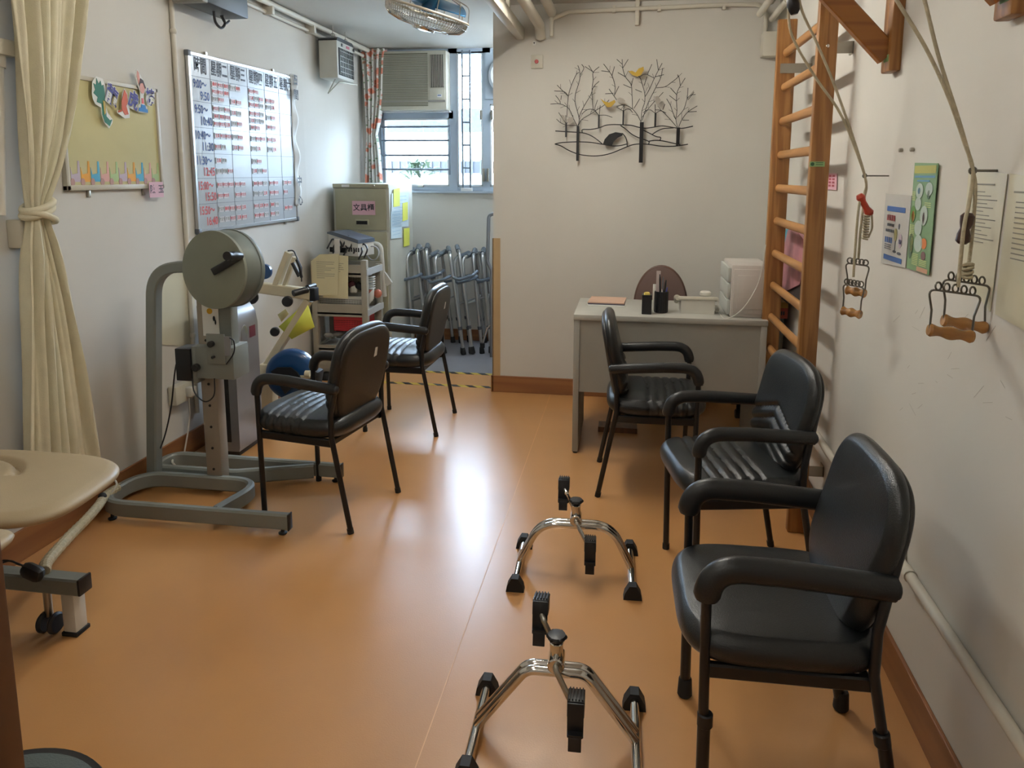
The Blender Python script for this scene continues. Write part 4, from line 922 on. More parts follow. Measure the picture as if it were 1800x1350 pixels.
def hang(lab, pts, y, nl):
    P4 = [PY(px, py, y) for px, py in pts]; o = thing('instruction_sheet', lab, 'paper', P4[-1], group='cream instruction sheets hanging on the trolley')
    b = MB(); b.prism([(p_.x-P4[-1].x, p_.z-P4[-1].z) for p_ in P4], (0, 0, 0), (1, 0, 0), (0, 0, 1), .002); b.build('sheet', paper, o, 0)
    xs_ = [p_.x-P4[-1].x for p_ in P4]; zs = [p_.z-P4[-1].z for p_ in P4]; b = MB()
    for k in range(nl):
        z = max(zs)-.06-k*.014; b.b2((min(xs_)+.04, -.003, z-.0015), (max(xs_)-.035-random.uniform(0, .05)*(k % 3), -.0022, z+.0015))
    b.build('printed_lines', gink, o, 0)
hang('cream printed sheet with cut corner hanging in front on the trolley left', [(547, 459), (562, 447), (596, 446), (594, 519), (549, 519)], 4.765, 9)
hang('cream printed sheet hanging partly behind the cut corner sheet on the trolley', [(592, 448), (612, 450), (612, 525), (568, 523), (568, 518), (592, 518)], 4.775, 5)
MB_ = MB(); MB_.b2(PY(588, 446, 4.78), PY(597, 420, 4.79)); tag(MB_.build('white_card', wp), 'small upright white card clipped on the trolley top edge', 'card')
# baskets
def basket(name, lab, pa, pb, m, ys, group=None):
    a, c = PY(*pa, ys), PY(*pb, ys); w_, h_ = abs(c.x-a.x), abs(c.z-a.z); t = thing(name, lab, 'basket', ((a.x+c.x)/2, ys+.11, min(a.z, c.z)), group=group)
    b = MB(); q_ = .004
    b.b2((-w_/2, -.1, 0), (w_/2, .1, q_))
    for (s0, s1) in (((-w_/2, -.1), (w_/2, -.1+q_)), ((-w_/2, .1-q_), (w_/2, .1)), ((-w_/2, -.1), (-w_/2+q_, .1)), ((w_/2-q_, -.1), (w_/2, .1))): b.b2((s0[0], s0[1], 0), (s1[0], s1[1], h_))
    b.build('body', m, t); b = MB(); b.b2((-w_/2-.006, -.106, h_-.008), (w_/2+.006, -.098, h_)); b.b2((w_/2-.002, -.1, h_-.008), (w_/2+.006, .1, h_)); b.build('rim', m, t)
    b = MB(); n_ = int(w_/.012)
    for k in range(n_):
        for j in range(max(1, int(h_/.014))-1): b.b2((-w_/2+.008+k*.012, -.1008, .008+j*.013), (-w_/2+.014+k*.012, -.0998, .015+j*.013))
    b.build('perforations', dark, t, 0)
    return t
basket('storage_basket', 'white perforated basket on the middle tier of the trolley, front one', (560, 535), (637, 522), wp, 4.82)
basket('storage_basket', 'grey perforated basket standing behind on the middle tier of the trolley', (610, 500), (636, 482), tr, 4.90)
basket('storage_basket', 'bright red basket on the bottom tier of the trolley', (586, 582), (640, 557), red_p, 4.82)
basket('storage_basket', 'pink basket stacked inside the red basket on the bottom tier', (588, 563), (637, 552), mat('pink_plastic', 'cf6a78', .5), 4.84)
for k, (px, py, s_, m_, lab) in enumerate(((622, 508, (.05, .04, .06), wp, 'white bandage roll among straps on the trolley middle tier'), (632, 503, (.06, .04, .05), blkp, 'black strap roll beside the white roll on the trolley middle tier'), (618, 500, (.05, .04, .05), mat('maroon_cloth', '5e2f35', .7), 'maroon strap bundle on the trolley middle tier'))):
    c = PY(px, py, 4.86); b = MB(); b.box(c, s_, bev=.015, rot=Matrix.Rotation(.5*k, 3, 'Y'), seg=3); tag(b.build('strap_roll', m_), lab, 'strap roll')
c = PY(664, 516, 4.98); b = MB(); b.ball(c, (.03, .03, .032)); b.ball(c+V((-.05, -.02, .0)), (.035, .03, .03)); tag(b.build('massage_ball', mat('terracotta', 'b5684f', .6)), 'terracotta massage ball at the right end of the trolley middle tier', 'ball')
b = MB()
for k in range(6):
    a, c = PY(644, 508-k*4, 4.9), PY(660, 505-k*4, 4.95); b.b2(a, V((c.x, c.y, a.z+.006)))
tag(b.build('paper_stack', wpaper), 'stack of white boxes of paper on the trolley middle tier right side', 'paper stack')
a = [PY(*p_, 4.86) for p_ in ((645, 520), (658, 506), (657, 525), (646, 540))]; b = MB(); b.quad(*a); o = b.build('leaflet', wpaper); so = o.modifiers.new('s', 'SOLIDIFY'); so.thickness = .002; tag(o, 'white printed leaflet leaning at the trolley middle tier edge', 'paper')
b = MB(); c = PY(600, 588, 4.86)
for k in range(9): b.ball(c+V((random.uniform(-.11, .12), random.uniform(-.03, .06), random.uniform(-.01, .015))), (.035, .03, .018), 10)
tag(b.build('folded_cloths', mat('cloth_grey', '8d8a86', .8, var=.4, vs=12)), 'crumpled grey cloths under the red basket on the bottom tier', 'cloth', kind='stuff')
a = [PY(*p_, 5.12) for p_ in ((676, 478), (689, 497), (680, 503), (677, 498))]; b = MB(); b.prism([(p_.x, p_.z) for p_ in a], (0, 5.14, 0), (1, 0, 0), (0, 0, 1), .02); tag(b.build('plastic_bag', wp), 'small white plastic bag hanging at the trolley handle', 'bag')
b = MB(); b.ball(PY(575, 665, 4.78), (.06, .05, .05)); b.ball(PY(600, 672, 4.8), (.08, .06, .05)); tag(b.build('shoe_pair', rub), 'dark shoes on the floor under the trolley', 'shoes')
# chrome walker frame partly hidden by the partition
# ------------------------------------------------------------------ folded walking frames
def make_walker(label):
    t = thing('walking_frame', label, 'walking frame', group='folded walking frames in the alcove')
    for s in (0, 1):
        x = s*.075
        P1 = fil([(x, -.22, .02), (x, -.17, .80), (x+.01, .17, .83), (x, .20, .02)], .07, 8)
        b = MB(); b.tube(P1, .0135, 12); b.tube([(x, -.185, .42), (x, .185, .42)], .009, 8); b.build('side_frame', alu, t)
        MB().tube([(x, -.085, .808), (x, .105, .825)], .02, 12).build('hand_grip', grip, t)
        for y in (-.22, .20):
            MB().lathe([(.021, 0), (.022, .01), (.018, .05), (.015, .055)], (x, y, 0), n=12).build('rubber_tip', rub, t)
            MB().cyl((x, y*.985, .20), (x, y*.98, .225), .017, n=12).build('height_button', mat('clip_grey', '4c4f55', .5) if 'clip_grey' not in MATS else MATS['clip_grey'], t)
    b = MB(); b.tube(fil([(0, -.18, .62), (.04, -.24, .60), (.16, -.24, .62), (.20, -.18, .64)], .04), .0125, 10); b.build('cross_bar', xbar, t)
    MB().tube([(0, .17, .55), (.16, .16, .57)], .011, 8).build('cross_bar', xbar, t)
    return t
labs = ('walking frame nearest the filing cabinet, leftmost of the folded row', 'second walking frame from the filing cabinet', 'third walking frame from the filing cabinet, handle raised highest', 'fourth walking frame, just right of the black armchair back', 'second walking frame from the right end of the row', 'rightmost walking frame of the folded row, leaning outward')
wk = make_walker(labs[0]); hts = (0, .02, -.01, .02, -.02, 0)
for i in range(6):
    px = (714, 735, 760, 790, 812, 835)[i]; fx = (722, 745, 772, 803, 826, 842)[i]
    o = wk if i == 0 else copy_tree(wk, label=labs[i])
    bot = PZ(fx, 622-abs(i-3)*1, 0); tp = PY(px-8, 448, bot.y+.05)
    lean = math.atan2(tp.x-bot.x, .82)
    o.location = (bot.x, bot.y+.2, 0); o.rotation_euler = (0, lean, R((-10, 12, -6, 16, -14, 8)[i])); o.scale = (1, 1, (1, 1.04, .98, 1.03, .97, 1)[i])
t = thing('walking_frame', 'tall grey tubular walking aid half hidden behind the partition edge', 'walking frame', (-.93, 5.6, 0)); O = V(t.location)
b = MB(); P1 = fil([PY(872, 375, 5.6)-O, PY(859, 378, 5.6)-O, PY(857, 460, 5.6)-O, PY(864, 475, 5.6)-O, PY(864, 640, 5.6)-O], .05, 8); b.tube(P1, .014, 12); b.build('tube_frame', mat('tube_grey', '8f9094', .4, .5), t)
MB().tube(fil([PY(866, 568, 5.6)-O, PY(856, 578, 5.6)-O, PY(849, 602, 5.6)-O], .03), .009).build('strut', chrome, t)
MB().cyl(PY(848, 603, 5.6)-O, PY(848, 611, 5.6)-O, .02).build('rubber_tip', rub, t)
# ------------------------------------------------------------------ ceiling fan
C0 = PY(751, 22, 3.4); t = thing('ceiling_fan', 'chrome caged orbit fan with blue blades hanging from the ceiling', 'fan', C0); t.rotation_euler = (R(4), R(17), 0)
Rf = .195
b = MB(); b.tube([(Rf*math.cos(a), Rf*math.sin(a), 0) for a in [2*PI*k/64 for k in range(64)]], .0065, 8, closed=True); b.build('cage_rim', mat('rim_cream', 'aaa596', .35, .4), t)
b = MB()
for k in range(84):
    a = 2*PI*k/84; ca, sa = math.cos(a), math.sin(a)
    b.tube([(r*ca, r*sa, z) for r, z in ((Rf, 0), (Rf*.97, -.03), (Rf*.86, -.052), (Rf*.6, -.066), (.05, -.07))], .0016, 5, caps=False)
for r, z in ((Rf*.975, -.028), (Rf*.6, -.066)): b.tube([(r*math.cos(a), r*math.sin(a), z) for a in [2*PI*k/48 for k in range(48)]], .002, 5, closed=True)
b.build('front_grille', chrome, t)
MB().lathe([(.02, -.085), (.05, -.08), (.055, -.068), (.02, -.062)], (0, 0, 0), n=28).build('grille_cap', chrome, t)
b = MB()
for k in range(10):
    a = 2*PI*k/10+.2; ca, sa = math.cos(a), math.sin(a)
    b.tube(fil([(Rf*ca, Rf*sa, 0), (Rf*.93*ca, Rf*.93*sa, .075), (Rf*.5*ca, Rf*.5*sa, .095), (.04*ca, .04*sa, .10)], .03, 4), .0028, 6)
b.build('back_cage', chrome, t)
for k in range(3):
    a0 = 2*PI*k/3+.5; b = MB()
    def bl(u, v):
        r = .03+.145*v; w_ = .16+.85*math.sin(PI*min(1, v*.62+.25)); a = a0+(u-.5)*w_*1.35; return (r*math.cos(a), r*math.sin(a), .055+.05*(u-.5))
    b.grid(bl, 10, 10); o = b.build('blade', fblue, t, 60); so = o.modifiers.new('s', 'SOLIDIFY'); so.thickness = .003
MB().cyl((0, 0, .0), (0, 0, .07), .032, n=24, bev=.006).build('blade_hub', fblue, t)
MB().cyl((0, 0, .085), (0, 0, .17), .055, n=28, bev=.012).build('motor', steel, t)
M2 = Matrix.Rotation(-R(17), 3, 'Y'); e = V((0, 0, .16)); b = MB(); b.tube([e, e + M2 @ V((0, 0, .18))], .012); b.lathe([(.05, 0), (.045, .02), (.05, .03)], e + M2 @ V((0, 0, .14)), M2 @ V((0, 0, 1))); b.build('hanging_rod', steel, t)

# ------------------------------------------------------------------ metal tree wall art
YW = YP-.035
def W(x, y, d=0): return V(PY(930+x*.19263, 60+y*.19263, YW-d))
t = thing('wall_sculpture', 'black metal wall art of bare trees, rolling hills and an arched bridge with small birds', 'wall art', W(860, 700)); O = V(t.location)
def L_(pts, r, d=0): return [W(x, y, d)-O for x, y in pts]
b = MB()
for x0, y0, x1, y1, w_ in ((445, 838, 443, 1157, 22), (1023, 803, 1025, 1173, 24), (1352, 852, 1352, 1017, 12), (1366, 852, 1366, 1012, 12), (338, 813, 338, 940, 14), (637, 738, 637, 858, 14), (861, 695, 859, 828, 14), (1152, 720, 1152, 850, 14)):
    a, c = W(x0, y0)-O, W(x1, y1)-O; b.b2(a-V((w_*.00032, .006, 0)), c+V((w_*.00032, .0, 0)))
b.build('tree_trunks', blk, t, 0)
b = MB()
for p in ([(487, 905), (487, 872), (560, 870), (640, 855), (700, 832), (770, 825), (850, 828), (930, 832), (1000, 850), (1060, 858), (1120, 852), (1200, 838), (1260, 842), (1340, 856), (1410, 858), (1495, 840)],
          [(240, 884), (330, 890), (450, 897), (520, 908), (580, 935), (630, 970), (672, 1005)], [(235, 1003), (300, 990), (440, 983), (560, 988), (670, 1005), (760, 1020), (830, 1017), (893, 1003)],
          [(235, 1003), (290, 1020), (360, 1060), (450, 1095), (540, 1110), (640, 1110), (740, 1090), (830, 1055), (900, 1025), (960, 1007), (1040, 1002), (1120, 1010), (1200, 1022), (1280, 1025), (1370, 1018), (1450, 1005)],
          [(835, 835), (880, 865), (940, 915), (1000, 945), (1090, 978), (1090, 1005)], [(1040, 875), (1100, 905), (1160, 935), (1200, 943), (1195, 970)], [(1120, 918), (1170, 885), (1230, 862), (1320, 856)], [(1090, 978), (1150, 970), (1220, 975), (1300, 992), (1380, 1010)],
          [(850, 905), (880, 940), (893, 985), (895, 1030)]):
    b.tube(cat(L_(p, 0), 4), .0032, 6)
b.build('hill_lines', blk, t)
pl_ = [(672, 1010), (690, 960), (730, 915), (790, 895), (850, 905), (855, 925), (810, 945), (770, 985), (755, 1020)]
P_ = [W(x, y)-O for x, y in pl_]; b = MB(); b.prism([(p.x, p.z) for p in P_], (0, 0, 0), (1, 0, 0), (0, 0, 1), .006); b.build('bridge_arch', blk, t, 0)
BR = [[(445, 840), (458, 780), (440, 700), (420, 620), (425, 540), (450, 460), (465, 390), (460, 330), (445, 285)], [(450, 835), (480, 780), (560, 730), (620, 690), (690, 645), (730, 600)], [(440, 835), (410, 780), (370, 690), (330, 655), (270, 635), (195, 638)], [(440, 835), (350, 832), (290, 810), (250, 775)],
      [(455, 760), (500, 660), (560, 560), (590, 480), (640, 430)], [(345, 760), (350, 660), (360, 560), (385, 470), (430, 370), (455, 350)], [(360, 570), (330, 540), (290, 500), (255, 465)], [(355, 560), (320, 525), (230, 518)], [(242, 560), (280, 610), (285, 640)], [(290, 600), (295, 560)],
      [(585, 700), (578, 600), (575, 500), (585, 420), (585, 350), (640, 298)], [(585, 350), (545, 285)], [(585, 345), (510, 295)], [(470, 370), (500, 310), (480, 275)], [(780, 560), (785, 480), (765, 400), (735, 345), (680, 272)], [(755, 385), (780, 295)], [(735, 345), (660, 335)], [(780, 555), (820, 475)], [(800, 600), (730, 500)], [(770, 540), (695, 545)],
      [(1020, 800), (990, 740), (940, 680), (870, 645), (800, 660)], [(945, 680), (940, 560), (930, 460), (880, 390), (855, 310), (850, 230)], [(855, 310), (905, 230)], [(850, 275), (800, 230)], [(880, 390), (810, 350)], [(930, 490), (860, 460)], [(935, 470), (950, 400)],
      [(1022, 800), (1030, 700), (1055, 620), (1055, 540), (1030, 450), (1008, 390), (960, 370)], [(1030, 530), (970, 505)], [(1050, 470), (1075, 390)], [(1030, 790), (1060, 700), (1090, 620), (1130, 540), (1160, 480), (1200, 400), (1220, 310)], [(1160, 490), (1240, 480), (1300, 440), (1355, 395), (1357, 370)],
      [(1060, 570), (1100, 500), (1140, 410), (1180, 330), (1215, 265)], [(1180, 330), (1165, 230)], [(1140, 400), (1060, 365), (1010, 390)], [(1150, 390), (1230, 370)], [(1080, 370), (1120, 275)], [(1030, 760), (1090, 680), (1140, 620), (1225, 530)], [(955, 680), (980, 640), (1010, 590)],
      [(1350, 850), (1290, 780), (1210, 700), (1150, 690)], [(1355, 850), (1340, 780), (1350, 700), (1345, 610), (1350, 540), (1370, 490), (1425, 400)], [(1345, 550), (1290, 490)], [(1345, 610), (1280, 560)], [(1380, 470), (1370, 400), (1355, 370)], [(1365, 850), (1395, 780), (1450, 710), (1535, 655)], [(1350, 760), (1410, 690), (1440, 600), (1470, 560), (1520, 550)], [(1445, 590), (1450, 490)], [(1450, 600), (1505, 530)], [(1450, 710), (1530, 705)], [(1400, 785), (1460, 785)], [(1340, 780), (1310, 710), (1290, 650), (1255, 590)], [(1220, 690), (1240, 640)],
      [(338, 815), (300, 760), (270, 715)], [(338, 815), (335, 740)], [(338, 815), (390, 780), (400, 740)], [(637, 740), (600, 690), (625, 600)], [(640, 740), (650, 650)], [(640, 740), (700, 740), (760, 760)], [(637, 740), (590, 690), (530, 690), (480, 730)], [(860, 700), (868, 645)], [(860, 700), (910, 680), (945, 715)], [(855, 700), (800, 665)], [(1150, 722), (1100, 690), (1040, 715)], [(1155, 722), (1200, 700), (1250, 720)], [(1152, 722), (1150, 640)]]
b = MB(); random.seed(11)
for p in BR:
    b.tube(cat(L_(p, 0, .004), 4), .0019, 5)
    if len(p) >= 4:      # small side twigs on the longer boughs
        for i in range(1, len(p)-1):
            (xa, ya_), (xb, yb2) = p[i], p[i+1]; dx, dy = xb-xa, yb2-ya_; l = math.hypot(dx, dy)+1e-6; s = random.choice((-1, 1)); u, v = dx/l, dy/l; ln = random.uniform(32, 62)
            b.tube(L_([(xa, ya_), (xa+(u*.75-v*s*.66)*ln, ya_+(v*.75+u*s*.66)*ln)], 0), .0014, 4)
b.build('branches', blk, t)
for nm, ps, m_ in (('bird', [(905, 340), (940, 335), (972, 352), (1000, 315), (1045, 298), (1048, 330), (1020, 375), (985, 388), (945, 375)], 'y'), ('bird', [(650, 588), (690, 615), (730, 625), (780, 600), (790, 620), (750, 665), (715, 670), (680, 630)], 'y'),
                   ('bird', [(800, 590), (830, 580), (860, 590), (880, 612), (855, 628), (820, 622)], 'w'), ('bird', [(1150, 570), (1175, 565), (1200, 600), (1195, 632), (1165, 640), (1150, 610)], 'w'), ('bird', [(290, 735), (320, 745), (335, 790), (315, 785)], 'w'), ('bird', [(345, 780), (380, 760), (410, 755), (400, 795), (370, 812), (350, 805)], 'w')):
    P_ = [W(x, y, .010)-O for x, y in ps]; m_ = (MATS.get('bird_yellow') or mat('bird_yellow', 'b8962a', .45)) if m_ == 'y' else (MATS.get('bird_silver') or mat('bird_silver', 'a39c92', .4, .3))
    b = MB(); b.prism([(p.x, p.z) for p in P_], (0, P_[0].y, 0), (1, 0, 0), (0, 0, 1), .006); b.build(nm, m_, t, 0, label='yellow bird' if m_.name == 'bird_yellow' else 'silvery bird')
# call button and sticker
c = PY(944, 108.5, YP-.006); t = thing('call_button', 'square cream call button plate with a round red button on the partition wall', 'button', (c.x, YP, c.z))
MB().box((0, -.006, 0), (.074, .012, .082), bev=.003).build('plate', wp2, t); MB().cyl((-.002, -.012, 0), (-.002, -.018, 0), .0125, n=24, bev=.002).build('button', mat('button_red', '9a2226', .4), t)
c = PY(939, 76, YP-.002); t = thing('arrow_sticker', 'tiny sticker with a dark downward triangle above the call button', 'sticker', (c.x, YP, c.z))
MB().box((0, -.001, 0), (.018, .002, .024)).build('card', wpaper, t, 0); b = MB(); b.prism([(-.006, .006), (.006, .006), (0, -.007)], (0, -.0022, 0), (1, 0, 0), (0, 0, 1), .0008); b.build('triangle', ink, t, 0)

# ------------------------------------------------------------------ desk and what stands on it
t = thing('desk', 'grey laminate desk with modesty panel in front of the partition wall', 'desk', (.24, 3.9, 0))
MB().b2((-.505, -.25, .717), (.455, .27, .745), bev=.002).build('desk_top', desk_t, t)
for s in (-.503, .423): MB().b2((s, -.247, .01), (s+.03, .255, .717), bev=.0015).build('side_panel', desk_m, t)
MB().b2((-.473, -.238, .335), (.423, -.22, .717)).build('modesty_panel', desk_m, t)
for x in (-.488, .438):
    for y in (-.23, .235): MB().cyl((x, y, 0), (x, y, .012), .012, n=12).build('foot', rub, t)
b = MB(); b.b2((-.14, 4.0, .0), (.08, 4.10, .03)); tag(b.build('wooden_strip', brown_w), 'brown wooden strip lying on the floor under the desk', 'board')
tc_ = thing('office_chair', 'office chair with brown mesh oval back standing behind the desk', 'chair', (.20, 4.36, 0))
b = MB(); b.prism([(.148*math.sin(a), .235*math.cos(a)) for a in [2*PI*k/48 for k in range(48)]], (0, -.06, .685), (1, 0, 0), (0, 0, 1), .02); b.build('mesh_back', mesh_b, tc_, 60)
b = MB(); b.tube([(.15*math.sin(a), -.05, .685+.237*math.cos(a)) for a in [2*PI*k/48 for k in range(48)]], .009, 8, closed=True); b.build('back_rim', mat('rim_brown', '5a4036', .5), tc_)
MB().pad(Matrix.Translation((0, .05, .45)), .21, .18, .07, n=3.5, N=24).build('seat', mesh_b, tc_, 60)
MB().cyl((0, .05, .08), (0, .05, .42), .025).build('column', blkp, tc_)
for k in range(5):
    a = 2*PI*k/5+.9; MB().sweep([(0, .05, .085), (.21*math.cos(a), .05+.21*math.sin(a), .06)], rct(.035, .025, .004)).build('base_arm', blkp, tc_)
    MB().cyl((.21*math.cos(a)-.018, .05+.21*math.sin(a), .026), (.21*math.cos(a)+.018, .05+.21*math.sin(a), .026), .026, n=18, bev=.005).build('caster', rub, tc_)
c = PZ(1297, 735); b = MB(); b.cyl((c.x-.02, c.y, .028), (c.x+.02, c.y, .028), .028, n=20, bev=.005); b.b2((c.x-.012, c.y-.012, .05), (c.x+.012, c.y+.012, .10)); b.b2((c.x-.05, c.y-.05, .10), (c.x+.12, c.y+.12, .13)); b.b2((c.x-.05, c.y, .13), (c.x+.12, c.y+.3, .55), bev=.006)
tag(b.build('desk_pedestal', blkp), 'black drawer pedestal on casters under the right end of the desk', 'pedestal')
# folder pile
for k, (m_, lab) in enumerate(((wpaper, 'white papers at the bottom of the pile on the desk left'), (mat('folder_navy', '3a3a4c', .5), 'dark folder in the pile on the desk left, under the pink sheet'), (mat('folder_peach', 'c7a48e', .6), 'peach pink ruled sheet on top of the pile on the desk left'))):
    b = MB(); b.box((-.105, 4.02+.01*k, .7475+.0055*k), (.20+.01*(k == 0), .20, .005), rot=-.03*k); tag(b.build('document_folder', m_), lab, 'folder', 'papers piled on the desk')
# black note holder with sponge
a0, a1 = PY(1129, 551, 3.72), PY(1145, 519, 3.72); t = thing('memo_holder', 'small black square holder with a yellow sponge on the desk', 'holder', ((a0.x+a1.x)/2, 3.745, .745)); w_ = a1.x-a0.x
b = MB(); h_ = a1.z-.745; b.b2((-w_/2, -.025, 0), (w_/2, .025, .004)); 
for s in (-1, 1): b.b2((s*w_/2-.003, -.025, 0), (s*w_/2+.003, .025, h_)); b.b2((-w_/2, s*.025-.003, 0), (w_/2, s*.025+.003, h_))
b.build('box', blkp, t); MB().box((0, 0, h_-.003), (w_*.75, .04, .03), bev=.01).build('sponge', mat('sponge_yellow', 'c9b35a', .9), t)
c = PZ(1162, 551, .745)
t = thing('pen_cup', 'ribbed black pen cup on the desk', 'cup', (c.x, c.y+.03, .745))
b = MB(); n_ = 36
b.lathe([(.030, 0), (.034, .002), (.034, .112), (.031, .112), (.030, .01)], (0, 0, 0), n=36)
for k in range(18): a = 2*PI*k/18; b.cyl((.034*math.cos(a), .034*math.sin(a), .004), (.034*math.cos(a), .034*math.sin(a), .110), .0018, n=6)
b.build('cup', blkp, t)
O = V(t.location)
for k, (px, py, m_, r_, lab) in enumerate(((1160, 482, blkp, .0045, 'black pen leaning left in the pen cup, behind the ruler'), (1166, 487, mat('pen_grey', '5c5f63', .4), .0045, 'grey pen standing tallest right of centre in the pen cup'), (1171, 492, blkp, .005, 'black marker at the right of the pen cup'), (1173, 505, mat('pen_blue', '39479c', .4), .004, 'short blue pen at the right rim of the pen cup'), (1164, 508, wp, .005, 'white capped pen at the front of the pen cup'))):
    e = PY(px, py, c.y+.02+.006*(k % 3)); f = V((O.x+(e.x-O.x)*.3, O.y, O.z+.02)); b = MB(); b.tube([f, f.lerp(e, .85), e], [r_, r_, r_*.5], 10); tag(b.build('pen', m_), lab, 'pen', 'pens in the black cup')
e0, e1 = PY(1153, 510, c.y+.04), PY(1160, 476, c.y+.04); b = MB(); b.b2((e0.x, c.y+.038, .80), (e1.x+.005, c.y+.040, e1.z)); tag(b.build('ruler', mat('ruler_clear', 'b7a9a6', .2)), 'translucent wide ruler standing in the pen cup', 'ruler')
e0, e1 = PY(1147, 535, c.y+.09), PY(1153, 500, c.y+.09); b = MB(); b.b2((e0.x, c.y+.085, .745), (e1.x+.006, c.y+.11, e1.z), bev=.004); tag(b.build('white_bottle', wp), 'slim pale green bottle behind the pen cup', 'bottle')
# telephone
t = thing('telephone', 'grey white desk telephone seen from behind on the desk', 'telephone', PZ(1226, 552, .745)+V((0, .06, 0)))
b = MB(); b.prism([(-.06, 0), (.07, 0), (.09, .03), (-.05, .085), (-.065, .08)], (.085, 0, 0), (0, 1, 0), (0, 0, 1), -.17); b.build('body', wp, t)
b = MB(); b.box((0, -.035, .075), (.20, .07, .018), bev=.005, rot=Matrix.Rotation(R(-15), 3, 'X')); b.build('top_panel', wp2, t)
b = MB(); b.tube(fil([(-.10, -.05, .08), (-.105, .0, .075), (-.10, .06, .045)], .02), .014, 12); b.build('handset', wp2, t)
b = MB(); b.tube([(.10+.012*math.sin(k*1.1), -.03+k*.002, .02+.012*math.cos(k*1.1)) for k in range(40)], .003, 6); b.build('coiled_cord', wp, t)
c = PY(1241, 519, 3.80); t = thing('small_dispenser', 'small round white tape dispenser on top of the telephone', 'dispenser', (c.x, 3.83, .832)); MB().cyl((0, 0, 0), (0, 0, .025), .028, n=28, bev=.006).build('body', wp, t)
# white drawer tower
a0 = PY(1283, 558, 3.70); a1 = PY(1283, 466, 3.70); t = thing('drawer_tower', 'white plastic drawer unit standing on the right end of the desk', 'drawer unit', (a0.x, 3.70, .745)); h_ = a1.z-.745
MB().b2((.0, .012, 0), (.185, .33, h_), bev=.008).build('shell', drawer_m, t)
b = MB(); b.b2((.012, .004, .02), (.175, .012, h_-.02), bev=.004); b.b2((.03, .0, .045), (.16, .005, h_-.05), bev=.003); b.build('side_rib', drawer_m, t)
for k in range(3): MB().b2((-.016, .02, .012+k*(h_-.02)/3), (0, .32, (k+1)*(h_-.02)/3+.004), bev=.004).build('drawer', mat('drawer_front', 'b9bcb6', .35) if 'drawer_front' not in MATS else MATS['drawer_front'], t)
b = MB(); b.tube(cat([PY(1346, 430, 3.66), PY(1340, 470, 3.66), PY(1330, 505, 3.66), PY(1308, 540, 3.66), PY(1288, 556, 3.67), PY(1272, 560, 3.68), PZ(1258, 545, .75)+V((0, 0, .002)), PZ(1235, 548, .75)]), .0025, 8)
tag(b.build('power_cable', wp), 'thin white cord hanging past the drawer unit and looping on the desk', 'cord')

# ------------------------------------------------------------------ things behind the wall bars
def PRW(px, py, off=0):
    r = _ray(px, py); k = (.75-off)/(r.x-.0225*r.y); return V((0, 0, HZ))+r*k
zc_ = PY(1380, 560, 3.8).z
b = MB(); b.b2((.742, 3.80, 0), (.800, 4.25, zc_), bev=.004); tag(b.build('metal_cabinet', grey_s), 'narrow grey metal cabinet by the right wall behind the wall bars', 'cabinet')
b = MB(); b.b2((.735, 3.795, zc_), (.815, 4.1, zc_+.055), mi=0); b.b2((.735, 3.794, zc_+.055), (.815, 4.1, zc_+.085), mi=1)
for k in range(5): b.b2((.748+k*.011, 3.7935, zc_+.018), (.755+k*.011, 3.796, zc_+.038), mi=2)
tag(b.build('file_box', [mat('box_red', 'a84a35', .6), mat('box_mustard', 'b08a3c', .6), ink]), 'red and mustard box on the narrow grey cabinet behind the wall bars', 'box')
def onwall(name, lab, cat_, pts, m, th, off=.002):
    P_ = [PRW(px, py, off+th) for px, py in pts]; b = MB(); b.prism([(p.y, p.z) for p in P_], (min(p.x for p in P_), 0, 0), (0, 1, 0), (0, 0, 1), th*.9); tag(b.build(name, m, None, 50), lab, cat_)
onwall('shopping_bag', 'pink plastic bag hanging on the right wall behind the wall bars', 'bag', ((1388, 404), (1400, 402), (1412, 420), (1414, 470), (1406, 500), (1384, 512), (1374, 498), (1378, 450)), mat('bag_pink', 'b98088', .5, var=.2, vs=12), .03)
onwall('folder_card', 'teal blue card beside the pink bag beyond the wall bars', 'card', ((1376, 403), (1390, 403), (1386, 436), (1375, 452)), mat('card_teal', '3b93a8', .5), .012)
onwall('cloth_bag', 'dark cloth bag hanging under the pink bag beyond the wall bars', 'bag', ((1372, 506), (1384, 516), (1406, 500), (1412, 490), (1410, 530), (1376, 534)), mat('bag_dark', '3c3838', .6), .022)

